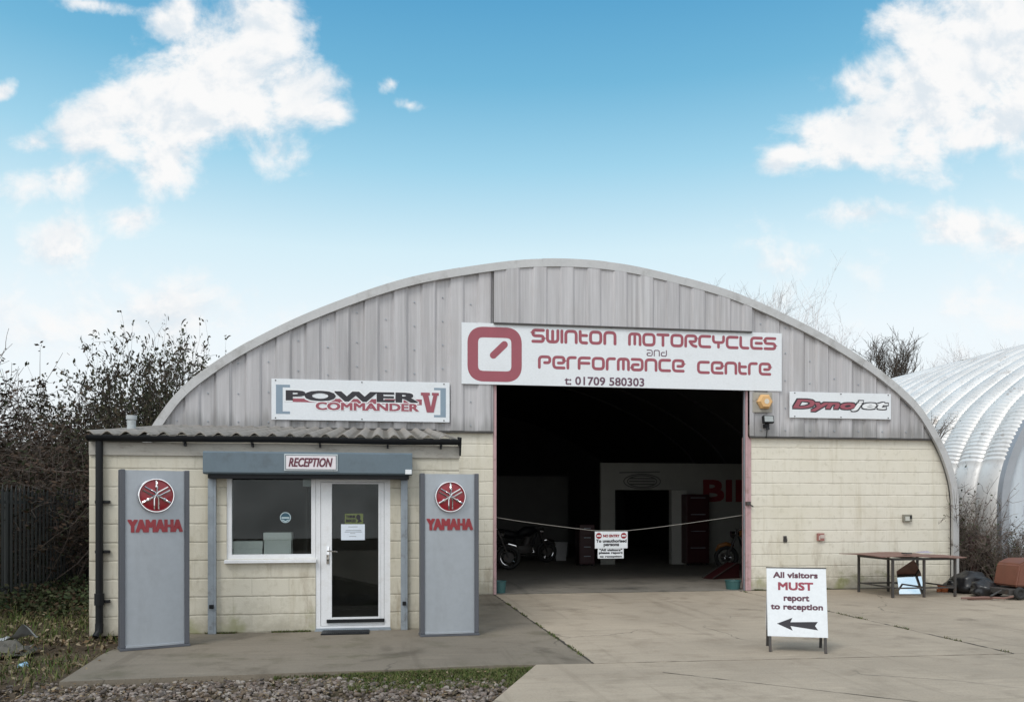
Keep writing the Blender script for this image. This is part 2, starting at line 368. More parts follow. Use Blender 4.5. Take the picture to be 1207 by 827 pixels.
def soil_material():
    m = bpy.data.materials.new('bare_earth'); m.use_nodes = True; t = m.node_tree; t.nodes.clear(); g = NT(t)
    pos = g.n('NewGeometry').outputs['Position']
    n1 = g.noise(pos, 1.2, 7, .65); n2 = g.noise(pos, 18, 6, .7)
    c = g.mix(g.maprange(n1, .4, .65), (.085, .062, .04, 1), (.125, .098, .068, 1))
    c = g.mix(g.maprange(n2, .45, .7, 0, .8), c, (.05, .038, .026, 1))
    c = g.mix(g.maprange(g.noise(pos, .8, 5, .6), .55, .7, 0, .5), c, (.06, .07, .022, 1))
    b = g.n('BsdfPrincipled'); g.l(c, b.inputs['Base Color']); b.inputs['Roughness'].default_value = .95; b.inputs['Specular IOR Level'].default_value = .2
    bp = g.n('Bump'); bp.inputs['Strength'].default_value = .8; bp.inputs['Distance'].default_value = .03
    g.l(g.m('ADD', n2, n1), bp.inputs['Height']); g.l(bp.outputs[0], b.inputs['Normal'])
    o = g.n('OutputMaterial'); g.l(b.outputs[0], o.inputs[0])
    return m


m_soil = soil_material()


# ------------------------------------------------------------------ mesh helpers
ORG = {}


def V(*a): return Vector(a)


class MB:
    def __init__(self): self.bm = bmesh.new()

    def box(self, x0, x1, y0, y1, z0, z1, bevel=0.0, mtx=None):
        x0, x1 = sorted((x0, x1)); y0, y1 = sorted((y0, y1)); z0, z1 = sorted((z0, z1))
        vs = [self.bm.verts.new(p) for p in ((x0, y0, z0), (x1, y0, z0), (x1, y1, z0), (x0, y1, z0), (x0, y0, z1), (x1, y0, z1), (x1, y1, z1), (x0, y1, z1))]
        fs = [self.bm.faces.new([vs[i] for i in q]) for q in ((3, 2, 1, 0), (4, 5, 6, 7), (0, 1, 5, 4), (1, 2, 6, 5), (2, 3, 7, 6), (3, 0, 4, 7))]
        if bevel:
            es = list({e for f in fs for e in f.edges})
            r = bmesh.ops.bevel(self.bm, geom=es, offset=bevel, segments=2, affect='EDGES', profile=.5)
            vs = list({v for f in r['faces'] for v in f.verts} | {v for v in vs if v.is_valid})
        if mtx is not None: bmesh.ops.transform(self.bm, matrix=mtx, verts=[v for v in vs if v.is_valid])
        return self

    def tube(self, pts, rad, n=8, caps=True, closed=False):
        pts = [Vector(p) for p in pts]; m = len(pts)
        if not hasattr(rad, '__len__'): rad = [rad] * m
        rings = []; up = None
        for i, p in enumerate(pts):
            if closed: t = pts[(i + 1) % m] - pts[i - 1]
            else: t = pts[min(i + 1, m - 1)] - pts[max(i - 1, 0)]
            if t.length < 1e-9: t = Vector((0, 0, 1))
            t.normalize()
            if up is None: up = t.orthogonal().normalized()
            up = up - t * up.dot(t)
            if up.length < 1e-6: up = t.orthogonal()
            up.normalize(); w = t.cross(up)
            rings.append([self.bm.verts.new(p + (up * math.cos(2 * math.pi * k / n) + w * math.sin(2 * math.pi * k / n)) * rad[i]) for k in range(n)])
        for i in range(m if closed else m - 1):
            a, b = rings[i], rings[(i + 1) % m]
            for k in range(n):
                self.bm.faces.new((a[k], a[(k + 1) % n], b[(k + 1) % n], b[k]))
        if caps and not closed and n > 2:
            self.bm.faces.new(rings[0][::-1]); self.bm.faces.new(rings[-1])
        return self

    def ring(self, c, axis, r, tr, n=32, k=8):
        axis = Vector(axis).normalized(); a = axis.orthogonal().normalized(); b = axis.cross(a)
        return self.tube([Vector(c) + (a * math.cos(2 * math.pi * i / n) + b * math.sin(2 * math.pi * i / n)) * r for i in range(n)], tr, k, closed=True)

    def cyl(self, c0, c1, r, n=24, r1=None):
        return self.tube([c0, c1], [r, r if r1 is None else r1], n)

    def prism(self, pts, vec):
        """closed outline (list of 3d points) pushed along vec"""
        vec = Vector(vec)
        a = [self.bm.verts.new(Vector(p)) for p in pts]; b = [self.bm.verts.new(Vector(p) + vec) for p in pts]
        n = len(a)
        self.bm.faces.new(a[::-1]); self.bm.faces.new(b)
        for i in range(n): self.bm.faces.new((a[i], a[(i + 1) % n], b[(i + 1) % n], b[i]))
        return self

    def quad(self, *p):
        self.bm.faces.new([self.bm.verts.new(Vector(q)) for q in p]); return self

    def grid(self, rows):
        vs = [[self.bm.verts.new(Vector(p)) for p in r] for r in rows]
        for i in range(len(vs) - 1):
            for j in range(len(vs[0]) - 1):
                self.bm.faces.new((vs[i][j], vs[i][j + 1], vs[i + 1][j + 1], vs[i + 1][j]))
        return self

    def holes(self, x0, x1, z0, z1, y0, y1, ops):
        """upright plate in XZ with rectangular openings"""
        xs = sorted({x0, x1, *[o[0] for o in ops], *[o[1] for o in ops]}); zs = sorted({z0, z1, *[o[2] for o in ops], *[o[3] for o in ops]})
        xs = [x for x in xs if x0 <= x <= x1]; zs = [z for z in zs if z0 <= z <= z1]
        solid = lambda i, j: 0 <= i < len(xs) - 1 and 0 <= j < len(zs) - 1 and not any(
            o[0] - 1e-6 <= xs[i] and xs[i + 1] <= o[1] + 1e-6 and o[2] - 1e-6 <= zs[j] and zs[j + 1] <= o[3] + 1e-6 for o in ops)
        for i in range(len(xs) - 1):
            for j in range(len(zs) - 1):
                if not solid(i, j): continue
                a, b, c, d = xs[i], xs[i + 1], zs[j], zs[j + 1]
                self.quad((a, y0, c), (b, y0, c), (b, y0, d), (a, y0, d)); self.quad((b, y1, c), (a, y1, c), (a, y1, d), (b, y1, d))
                if not solid(i - 1, j): self.quad((a, y1, c), (a, y0, c), (a, y0, d), (a, y1, d))
                if not solid(i + 1, j): self.quad((b, y0, c), (b, y1, c), (b, y1, d), (b, y0, d))
                if not solid(i, j - 1): self.quad((a, y1, c), (b, y1, c), (b, y0, c), (a, y0, c))
                if not solid(i, j + 1): self.quad((a, y0, d), (b, y0, d), (b, y1, d), (a, y1, d))
        bmesh.ops.remove_doubles(self.bm, verts=self.bm.verts, dist=1e-5)
        return self

    def build(self, name, material, parent=None, smooth=False, local=False):
        me = bpy.data.meshes.new(name)
        bmesh.ops.recalc_face_normals(self.bm, faces=self.bm.faces) if len(self.bm.faces) < 60000 else None
        self.bm.to_mesh(me); self.bm.free()
        if smooth:
            for p in me.polygons: p.use_smooth = True
            if smooth is not True:
                try: me.set_sharp_from_angle(angle=R(smooth))
                except Exception: pass
        return link(name, me, material, parent, local)


def link(name, me, material, parent=None, local=False):
    me.materials.clear()
    me.materials.append(material)
    o = bpy.data.objects.new(name, me); COL.objects.link(o)
    if parent is not None:
        o.parent = parent; org = ORG.get(parent.name, Vector((0, 0, 0)))
        ORG[o.name] = org
        if not local and org.length > 0: me.transform(Matrix.Translation(-org))
    else:
        ORG[o.name] = Vector((0, 0, 0))
    return o


def tag(o, label=None, cat=None, group=None, kind=None):
    if label: o['label'] = label
    if cat: o['category'] = cat
    if group: o['group'] = group
    if kind: o['kind'] = kind
    return o


def thing(name, label, cat, loc=(0, 0, 0), rz=0.0, group=None):
    o = bpy.data.objects.new(name, None); COL.objects.link(o); o.empty_display_size = .2
    o.location = loc; o.rotation_euler = (0, 0, rz); ORG[o.name] = Vector(loc)
    return tag(o, label, cat, group)


def children(o): return [c for c in bpy.data.objects if c.parent == o]


def copy_tree(o, parent=None):
    c = o.copy(); COL.objects.link(c)
    if parent is not None: c.parent = parent
    for ch in children(o):
        if ch is not c: copy_tree(ch, c)
    return c


def top_mesh(o, pivot):
    """move a one-mesh thing's origin to its base"""
    p = Vector(pivot); o.data.transform(Matrix.Translation(-p)); o.location = p
    return o


# flat lettering ------------------------------------------------------------
def ribbon(mb, pts, w, y, fm, rnd=.0, cap=6, closed=False, bevel_n=5):
    """stroke of width w along 2d points with rounded corners; fm maps (x, z, y) to 3d"""
    P = [Vector((p[0], p[1])) for p in pts]
    out = []
    n = len(P)
    for i, p in enumerate(P):
        if rnd > 0 and (closed or 0 < i < n - 1):
            a = P[i - 1] - p; b = P[(i + 1) % n] - p
            ra = min(rnd, a.length * .5, b.length * .5); a.normalize(); b.normalize()
            for k in range(bevel_n + 1):
                t = k / bevel_n
                out.append((p + a * ra) * (1 - t) ** 2 + p * 2 * t * (1 - t) + (p + b * ra) * t ** 2)
        else: out.append(p)
    m = len(out); Lf, Rt = [], []
    for i, p in enumerate(out):
        if closed: t0 = out[i] - out[i - 1]; t1 = out[(i + 1) % m] - out[i]
        else: t0 = out[i] - out[i - 1] if i else out[1] - out[0]; t1 = out[i + 1] - out[i] if i < m - 1 else t0
        t = t0.normalized() + t1.normalized()
        if t.length < 1e-6: t = t0.copy()
        t.normalize(); nn = Vector((-t.y, t.x)); c = max(.5, abs(t.dot(t1.normalized())))
        Lf.append(p + nn * w / 2 / c); Rt.append(p - nn * w / 2 / c)
    F = lambda q: mb.bm.verts.new(fm(q.x, q.y, y))
    lv = [F(q) for q in Lf]; rv = [F(q) for q in Rt]
    for i in range(m if closed else m - 1):
        j = (i + 1) % m
        mb.bm.faces.new((rv[i], rv[j], lv[j], lv[i]))
    if not closed and cap:
        for e, (c, tdir) in enumerate(((out[0], (out[0] - out[1]).normalized()), (out[-1], (out[-1] - out[-2]).normalized()))):
            nn = Vector((-tdir.y, tdir.x)); arc = []
            for k in range(1, cap):
                a = math.pi * k / cap
                arc.append(F(c - nn * w / 2 * math.cos(a) + tdir * w / 2 * math.sin(a)))
            # nn is left of the outward direction
            first, last = (lv[0], rv[0]) if e == 0 else (rv[-1], lv[-1])
            mb.bm.faces.new([first] + arc + [last])


STROKES = {  # squared rounded display capitals: strokes on a unit cell, with the cell's width
    'S': (1, [[(1, 1), (0, 1), (0, .5), (1, .5), (1, 0), (0, 0)]]), 'W': (1.0, [[(0, 1), (0, 0), (1, 0), (1, 1)], [(.5, .95), (.5, 0)]]),
    'I': (.0, [[(0, 1), (0, 0)]]), 'N': (1, [[(0, 0), (0, 1), (1, 1), (1, 0)]]), 't': (.62, [[(0, 1), (0, 0), (1, 0)], [(0, .66), (1, .66)]]),
    'O': (1, [[(0, 0), (0, 1), (1, 1), (1, 0), 'c']]), 'M': (1, [[(0, 0), (0, 1), (1, 1), (1, 0)], [(.5, 1), (.5, .05)]]),
    'T': (1, [[(0, 1), (1, 1)], [(.5, 1), (.5, 0)]]), 'R': (1, [[(0, 0), (0, 1), (1, 1), (1, .45), (.4, .45)], [(.42, .45), (.62, .1), (1, 0)]]),
    'C': (1, [[(1, 1), (0, 1), (0, 0), (1, 0)]]), 'Y': (1, [[(0, 1), (0, .45), (1, .45), (1, 1)], [(.5, .45), (.5, 0)]]), 'L': (.72, [[(0, 1), (0, 0), (1, 0)]]),
    'E': (1, [[(1, 1), (0, 1), (0, 0), (1, 0)], [(.45, .5), (1, .5)]]), 'P': (1, [[(0, 0), (0, 1), (1, 1), (1, .45), (.5, .45)]]),
    'e': (1, [[(.45, .45), (1, .45), (1, 1), (0, 1), (0, 0), (1, 0)]]), 'r': (.72, [[(0, 0), (0, 1), (1, 1)]]), 'F': (1, [[(0, 0), (0, 1), (1, 1)], [(0, .5), (.95, .5)]]),
    'a': (1, [[(0, 1), (1, 1), (1, 0), (0, 0), (0, .5), (.6, .5)]]), 'd': (1, [[(1, 1), (1, 0), (0, 0), (0, .66), (.6, .66)]])}


def stroke_text(mb, word, x0, x1, z0, z1, y, wfrac=.2, gap=.42):
    h = z1 - z0; w = h * wfrac
    cells = [STROKES[c] for c in word]
    tot = sum(c[0] for c in cells) + gap * (len(cells) - 1)
    k = (x1 - x0 - w) / tot; x = x0 + w / 2
    fm = lambda a, b, c: Vector((a, c, b))
    i = 0
    for cw, strokes in cells:
        for s in strokes:
            closed = s[-1] == 'c'; pts = [p for p in s if p != 'c']
            ribbon(mb, [(x + p[0] * cw * k, z0 + w / 2 + p[1] * (h - w)) for p in pts], w, y - .0006 * (i % 3), fm, h * .26, closed=closed)
            i += 1
        x += (cw + gap) * k


def text_mesh(s, x0, x1, z0, z1, y, bold=0.0, shear=0.0, depth=.001, step=.00018):
    """the built-in typeface turned to mesh and fitted to a rectangle of the XZ plane, facing -Y; bold (metres) thickens by stacking shifted copies"""
    cu = bpy.data.curves.new('lettering', 'FONT'); cu.body = s; cu.size = 1; cu.shear = shear; cu.resolution_u = 3
    o = bpy.data.objects.new('lettering_tmp', cu); COL.objects.link(o)
    bpy.context.view_layer.update()
    dg = bpy.context.evaluated_depsgraph_get()
    me = bpy.data.meshes.new_from_object(o.evaluated_get(dg))
    bpy.data.objects.remove(o); bpy.data.curves.remove(cu)
    xs = [v.co.x for v in me.vertices]; ys = [v.co.y for v in me.vertices]
    a, b, c, d = min(xs), max(xs), min(ys), max(ys)
    bx, bz = (bold, bold) if not hasattr(bold, '__len__') else bold
    sx = (x1 - x0 - 2 * bx) / (b - a); sz = (z1 - z0 - 2 * bz) / (d - c)
    for v in me.vertices: v.co = Vector((x0 + bx + (v.co.x - a) * sx, y, z0 + bz + (v.co.y - c) * sz))
    src = bmesh.new(); src.from_mesh(me)
    if depth:
        r = bmesh.ops.extrude_face_region(src, geom=list(src.faces))
        bmesh.ops.translate(src, verts=[g for g in r['geom'] if isinstance(g, bmesh.types.BMVert)], vec=(0, -depth, 0))
        bmesh.ops.recalc_face_normals(src, faces=src.faces)
    src.to_mesh(me); src.free()
    if bx or bz:
        bm = bmesh.new()
        offs = [(0, 0)] + [(u * bx, v * bz) for u in (-1, -.33, .33, 1) for v in (-1, -.33, .33, 1) if max(abs(u), abs(v)) == 1]
        for k, (dx_, dz_) in enumerate(offs):
            t = me.copy(); t.transform(Matrix.Translation((dx_, -step * k, dz_))); bm.from_mesh(t); bpy.data.meshes.remove(t)
        bm.to_mesh(me); bm.free()
    return me


def letters(name, material, parent, *specs, local=False):
    """each fitted word is a lettering part of its own"""
    out = []
    for sp in specs:
        me = text_mesh(*sp[:6], **(sp[6] if len(sp) > 6 else {})); me.name = name
        out.append(link(name, me, material, parent, local))
    return out


# ================================================================== SETTING
g0 = MB()
rows = []
for j in range(61):
    yy_ = -40 + j * (340 / 60)
    rows.append([(-160 + i * 8, yy_, -.06) for i in range(41)])
g0.grid(rows); tag(g0.build('ground', m_soil), kind='structure')

# verge at the left: low uneven bank of earth between the apron and the fence
from mathutils import noise as mnoise
vb = MB(); rows = []
for j in range(70):
    y = -9.6 + j * .16
    rows.append([(x, y, -.035 + .05 * mnoise.noise((x * 1.3, y * 1.3, 0)) + max(0, min(1, (-3.2 - x) / 2.2)) * .10 + .02 * mnoise.noise((x * 5, y * 5, 3))) for x in [-8 + i * .128 for i in range(40)]])
tag(vb.build('verge', m_soil, smooth=True), kind='structure')

yard_l0 = (1.49, -6.74); yard_l1 = (-.55, -11.4)
ap = MB()
ap.prism([(-2.86, -4.2, 0), (-2.93, -5.5, 0), (-2.84, -6.93, 0), (-1.5, -6.86, 0), (0, -6.82, 0), (1.0, -6.75, 0), (2.065, -6.80, 0), (2.02, -4, 0), (1.975, -.02, 0), (-2.86, -.02, 0)], (0, 0, -.12))
tag(ap.build('concrete_apron', APRON), kind='structure')
JX = 6.62
yd = MB()
yd.prism([(1.985, -.02, 0), (2.032, -4, 0), (2.077, -6.80, 0), (JX - .006, -6.95, 0), (JX - .006, -.02, 0)], (0, 0, -.12))
yd.prism([(JX + .006, -.02, -.004), (JX + .006, -6.96, -.004), (30, -7.5, -.004), (30, -.02, -.004)], (0, 0, -.12))
yd.prism([(1.50, -6.775, 0), (2.08, -6.815, 0), (JX, -6.965, 0), (30, -7.515, 0), (30, -25, 0), (-6.2, -25, 0)], (0, 0, -.12))
tag(yd.build('concrete_yard', YARD), kind='structure')
jt = MB()      # dirt-filled movement joints: shallow strips of uneven width on the slab edges
random.seed(3)


def joint(a, b, w, z=.003):
    a, b = Vector(a), Vector(b); d = (b - a); n = Vector((-d.y, d.x)).normalized(); k = max(8, int(d.length / .09)); L_, R_ = [], []
    for i in range(k + 1):
        p = a + d * i / k + n * random.uniform(-.006, .006); ww = w * random.choice((.35, .6, 1, 1.2, 1.7)) / 2
        L_.append((p.x + n.x * ww, p.y + n.y * ww, z)); R_.append((p.x - n.x * ww, p.y - n.y * ww, z))
    jt.grid([L_, R_])


joint((1.98, -.05), (2.03, -4), .022); joint((2.03, -4), (2.072, -6.8), .026)
joint((JX, -.1), (JX, -6.95), .022); joint((2.08, -6.81), (JX, -6.96), .007, .0035); joint((JX, -6.96), (12, -7.2), .007, .0035)
joint((2.6, -7.35), (4.3, -8.9), .010); joint((2.02, -.02), (6.55, -.02), .02, .007); joint((6.62, -.03), (11.1, -.03), .03, .004)
m_joint = mat('joint_dirt', (.045, .038, .03), .95, .3, 8)
tag(jt.build('yard_joint', m_joint), kind='structure')

# ================================================================== MAIN WORKSHOP
AX = 3.45                                                  # axis of the arch
HALF = [(0, 6.05), (.6, 6.03), (1.2, 5.965), (2.1, 5.80), (3.0, 5.585), (3.9, 5.265), (4.85, 4.85), (5.7, 4.39), (6.3, 3.99), (6.8, 3.575), (7.1, 3.20), (7.4, 2.70), (7.6, 2.18), (7.68, 1.70), (7.69, 1.0), (7.69, 0)]


def spline(pts, k):
    out = []
    for i in range(len(pts) - 1):
        p0 = pts[max(i - 1, 0)]; p1 = pts[i]; p2 = pts[i + 1]; p3 = pts[min(i + 2, len(pts) - 1)]
        for s in range(k):
            t = s / k
            out.append(tuple(.5 * (2 * p1[a] + (p2[a] - p0[a]) * t + (2 * p0[a] - 5 * p1[a] + 4 * p2[a] - p3[a]) * t * t + (3 * p1[a] - p0[a] - 3 * p2[a] + p3[a]) * t ** 3) for a in (0, 1)))
    out.append(pts[-1]); return out


_right = spline([(-.6, 6.03)] + HALF, 5)[5:]
ARCH = [(-x, z) for x, z in _right[::-1][:-1]] + _right    # left foot to right foot


def arch_z(dx):
    dx = abs(dx)
    for (a, za), (b, zb) in zip(_right, _right[1:]):
        if a <= dx <= b and b > a: return za + (zb - za) * (dx - a) / (b - a)
    return 0


def arch_x(z):
    for (a, za), (b, zb) in zip(_right, _right[1:]):
        if zb <= z <= za and za > zb: return a + (b - a) * (za - z) / (za - zb)
    return 7.69


def shrink(P, t):
    out = []
    for i, p in enumerate(P):
        a = Vector(P[max(i - 1, 0)]); b = Vector(P[min(i + 1, len(P) - 1)]); d = (b - a).normalized(); n = Vector((d.y, -d.x))  # inward for left to right over the top
        q = Vector(p) + n * t
        out.append((q.x, max(q.y, 0) if i in (0, len(P) - 1) else q.y))
    return out


work = thing('arched_workshop', 'wide grey arch-roofed workshop with open dark doorway and cream block base', 'workshop', (AX, 0, 0))
IN = shrink(ARCH, .13); IN2 = shrink(ARCH, .16)
DX0, DX1 = at(585, 700, 0)[0], at(879, 690, 0)[0]          # door opening
CZ = 2.93
DTOP = 4.05
LEN = 22.0
# roof shell
mb = MB(); mb.grid([[(AX + x, y, z) for x, z in ARCH] for y in [-.10 + i * (LEN + .1) / 20 for i in range(21)]])
roof = mb.build('roof', m_trim, work, smooth=True)
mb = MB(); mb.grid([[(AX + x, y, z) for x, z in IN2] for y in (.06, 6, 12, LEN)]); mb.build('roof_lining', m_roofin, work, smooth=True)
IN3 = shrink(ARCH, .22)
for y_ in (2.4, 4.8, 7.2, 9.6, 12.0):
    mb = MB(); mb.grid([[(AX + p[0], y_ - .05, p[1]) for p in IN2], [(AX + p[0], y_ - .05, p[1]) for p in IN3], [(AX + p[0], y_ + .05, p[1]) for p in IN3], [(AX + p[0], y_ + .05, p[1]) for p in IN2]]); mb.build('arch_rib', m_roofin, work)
# curved edge trim in lengths, slight laps
mb = MB(); seg = len(ARCH); lap = 0
for a in range(0, seg - 1, 10):
    b = min(a + 10, seg - 1); P = ARCH[a:b + 1]; Q = IN[a:b + 1]; off = .004 * ((a // 10) % 2)
    y0, y1 = -.128 - off, -.07
    rowsf = [[(AX + p[0], y0, p[1] + .012 + off) for p in P], [(AX + q[0], y0 - .004, q[1]) for q in Q], [(AX + q[0], y1, q[1]) for q in Q]]
    mb.grid(rowsf); mb.grid([[(AX + p[0], y1 + .3, p[1] + .012 + off) for p in P], rowsf[0]])
mb.build('roof_edge_trim', m_trim, roof)


# gable cladding
def clad(x0, x1, ztop, zbot, y, name, pitch=.5, amp=.035, parent=work, cols=None):
    mb = MB(); xs = []
    i = math.floor((x0 - AX) / pitch) - 1
    prof = [(0, 0), (.21, 0), (.25, amp), (.46, amp)]
    while True:
        for px, py in prof:
            x = AX + i * pitch + px * pitch / .5
            xs.append((x, py))
        i += 1
        if AX + i * pitch > x1 + pitch: break

    def pat(x):
        for (a, pa), (b, pb) in zip(xs, xs[1:]):
            if a <= x <= b: return pa + (pb - pa) * (x - a) / (b - a)
        return 0
    pts = [x0] + [x for x, _ in xs if x0 < x < x1] + [x1]
    dense = []
    for a, b in zip(pts, pts[1:]):
        k = max(1, int((b - a) / .12)); dense += [a + (b - a) * t / k for t in range(k)]
    dense.append(x1)
    top = [(x, y - pat(x), ztop(x)) for x in dense]; bot = [(x, y - pat(x), zbot) for x in dense]
    mid = [tuple((Vector(a) * .5 + Vector(b) * .5)) for a, b in zip(top, bot)]
    mb.grid([bot, mid, top])
    # turned lower lip
    mb.grid([[(x, y + .05, zbot) for x in dense], bot])
    return mb.build(name, CLAD, parent)


inz = lambda x: max(arch_z(x - AX) - .10, 2.9)
xl = arch_x(CZ) - .03
FX0, FX1 = at(582.5, 380, -.15)[0], at(887, 388, -.15)[0]
clad(AX - xl, DX0 - .06, inz, CZ, -.045, 'gable_cladding')
clad(DX1 + .04, AX + xl, inz, CZ - .02, -.045, 'gable_cladding')
clad(DX0 - .06, DX1 + .04, lambda x: 4.6, DTOP - .03, -.045, 'door_head_cladding')
fz = at(730, 384.5, -.15)[1]
clad(FX0, FX1, inz, fz, -.105, 'door_head_flap', amp=.025)
mb = MB(); mb.box(FX0, FX1, -.135, -.03, fz - .03, fz - .001); mb.build('flap_rail', m_darksteel, work)
mb = MB(); mb.box(DX0 - .16, FX0 + .06, -.088, -.082, fz, fz + 0.001) if False else None
# rows of fixing bolts
mb = MB(); random.seed(5)
k = -14
while k < 15:
    x = AX + k * .5 + .105; k += 1
    if abs(x - AX) > 6.9: continue
    z = CZ + .1
    while z < inz(x) - .1:
        if not (FX0 < x < FX1 and z > fz) and not (DX0 - .1 < x < DX1 + .1 and z < DTOP + .2):
            mb.cyl((x, -.043, z), (x, -.062, z), .012, 6)
        z += random.choice((.42, .48, .52))
tag(mb.build('cladding_bolts', m_galv, work), kind='stuff')
for a, b, zz_ in ((AX - xl, DX0 - .07, CZ), (DX1 + .05, AX + xl, CZ - .02)):
    mb = MB(); mb.box(a, b, -.075, -.004, zz_ - .035, zz_ - .004); mb.build('cladding_drip_rail', m_darksteel, work)

# block walls of the gable
mb = MB()
zs = [0, .6, 1.2, 1.7, 2.0, 2.3, 2.6, CZ + .2]
fr_ = [[(DX1 + .10, 0, z), (AX + arch_x(z) - .1, 0, z)] for z in zs]; bk_ = [[(DX1 + .10, .2, z), (AX + arch_x(z) - .1, .2, z)] for z in zs]
mb.grid(fr_); mb.grid([r[::-1] for r in bk_]); mb.grid([[r[0] for r in bk_], [r[0] for r in fr_]])
mb.build('block_wall', BLOCK, work)
mb = MB(); fr_ = [[(AX - arch_x(z) + .1, 0, z), (DX0 - .057, 0, z)] for z in zs]; bk_ = [[(p[0], .2, p[2]) for p in r] for r in fr_]
mb.grid(fr_); mb.grid([r[::-1] for r in bk_]); mb.grid([[r[1] for r in fr_], [r[1] for r in bk_]]); mb.build('block_wall', BLOCK, work)
# door posts
jw = DX0 - at(580.5, 700, 0)[0]
mb = MB(); mb.box(DX0 - .055, DX0, -.02, .24, 0, CZ + 1.05, .004); mb.build('door_post', m_pink, work)
mb = MB(); mb.box(DX1 + .035, DX1 + .10, -.02, .24, 0, CZ - .03, .004); pr = mb.build('door_post', m_pink, work)
mb = MB(); mb.box(DX1 - .012, DX1 + .03, -.03, .1, 0, DTOP, .004); mb.build('door_runner', m_pink, work)
mb = MB(); mb.box(DX1 - .03, DX1 - .016, .0, .05, 0, DTOP); mb.build('door_runner_edge', m_galv, work)
lx, lz = at(881, 593, -.03)
mb = MB(); mb.box(lx - .04, lx + .05, -.075, -.025, lz - .035, lz + .035, .006); mb.tube([(lx + .05, -.06, lz - .03), (lx + .1, -.07, lz - .06)], .012); mb.build('latch', m_darksteel, pr)
mb = MB(); mb.box(DX0, DX1 + .03, -.03, .12, DTOP - .06, DTOP + .1); mb.build('door_lintel', m_darksteel, work)
# back gable and the floor inside
mb = MB(); bx = [AX - 7.68 + i * .384 for i in range(41)]
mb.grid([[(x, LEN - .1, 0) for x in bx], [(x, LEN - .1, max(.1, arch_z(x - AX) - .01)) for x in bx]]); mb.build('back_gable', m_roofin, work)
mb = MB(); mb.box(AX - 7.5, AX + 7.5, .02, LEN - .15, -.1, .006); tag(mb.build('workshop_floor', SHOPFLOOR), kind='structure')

# partition at the back of the workshop with its doorway
PY = 7.5
pxa, pzt = at(708, 545, PY); pxb = AX + 7.15
ox0 = at(725, 600, PY)[0]; ox1 = at(790, 600, PY)[0]; ozt = at(740, 577, PY)[1]
m_part = mat('partition_white_board', (.30, .30, .275), .8, .15, 1.2)
part_ = thing('partition_wall', 'pale partition wall with a doorway at the back of the dark workshop', 'partition', ((pxa + pxb) / 2, PY, 0))
mb = MB(); mb.holes(pxa, pxb, .006, pzt, PY, PY + .12, [(ox0, ox1, .006, ozt)]); mb.build('board', m_part, part_)
pl = at(790, 600, PY - .1)[0]; pr_ = at(808, 600, PY - .1)[0]
mb = MB(); mb.box(pl, pr_, PY - .22, PY - .004, .006, ozt, .01); mb.build('door_leaf', mat('partition_door', (.42, .42, .39), .7, .1, 2), part_)
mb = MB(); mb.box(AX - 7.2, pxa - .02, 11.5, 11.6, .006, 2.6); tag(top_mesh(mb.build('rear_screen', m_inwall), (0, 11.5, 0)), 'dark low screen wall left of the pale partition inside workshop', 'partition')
# emblem above that doorway and red letters
ex, ez = at(757, 567, PY - .01)
emb = thing('wall_emblem', 'faint oval line emblem painted over the doorway inside the workshop', 'sign', (ex, PY - .004, ez))
mb = MB(); fm = lambda a, b, c: Vector((a, c, b))
for i, s in enumerate((1, .8)):
    ribbon(mb, [(ex + .53 * s * math.cos(t * math.pi / 16), ez + .2 * s * math.sin(t * math.pi / 16)) for t in range(32)], .03, PY - .006 - .001 * i, fm, closed=True)
for i, dz in enumerate((-.08, 0, .08)): ribbon(mb, [(ex - .36, ez + dz), (ex + .36, ez + dz)], .035, PY - .009 - .001 * i, fm)
ribbon(mb, [(ex - .65, ez + .24), (ex + .5, ez + .27)], .03, PY - .013, fm)
mb.build('outline', mat('grey_wall_paint', (.09, .09, .085), .8, .1), emb)
bx0, bzt = at(829, 565, PY - .02); bx1 = at(884, 565, PY - .02)[0]; bzb = at(829, 591, PY - .02)[1]
m_wallred = mat('wall_red_paint', (.20, .016, .02), .6, .1)
wl = thing('wall_lettering', 'big red letters on the back wall at the right of the workshop', 'sign', (bx0, PY - .01, bzb))
letters('lettering', m_wallred, wl, ('BIL', bx0, bx1 + .12, bzb, bzt, PY - .006, dict(bold=.03, depth=.02)))

# ================================================================== RECEPTION
EY = -4.15
EXL, EXR = -3.50, at(541, 600, EY)[0]
rec = thing('reception_building', 'low cream block reception lean-to with white door and corrugated roof', 'building', ((EXL + EXR) / 2, EY, 0))
WX0, WZ1 = at(267, 556.5, EY); WX1, WZ0 = at(372, 658, EY)
DRX0 = WX1; DRX1 = at(460, 650, EY)[0]; DRZ1 = at(400, 563, EY)[1]
ETOP = 2.30
mb = MB(); mb.holes(EXL, EXR, 0, ETOP, EY, EY + .2, [(WX0, WX1, WZ0, WZ1), (DRX0, DRX1, 0, DRZ1)]); mb.build('front_wall', BLOCK_R, rec)
mb = MB(); mb.box(EXL, EXL + .2, EY + .203, -.01, 0, 2.32); mb.build('side_wall', BLOCK_R, rec)
mb = MB(); mb.box(EXR - .2, EXR, EY + .203, -.01, 0, 2.3); mb.build('side_wall', BLOCK_R, rec)
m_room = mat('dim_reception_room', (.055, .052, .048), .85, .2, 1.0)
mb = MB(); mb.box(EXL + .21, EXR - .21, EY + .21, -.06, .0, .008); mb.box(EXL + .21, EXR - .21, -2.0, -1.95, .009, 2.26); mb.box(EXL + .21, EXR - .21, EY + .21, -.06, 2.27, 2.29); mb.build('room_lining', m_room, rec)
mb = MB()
mb.box(DRX0 - .25, DRX0 - .2, -3.0, -2.1, .01, 2.0); mb.build('room_partition', m_room, rec)
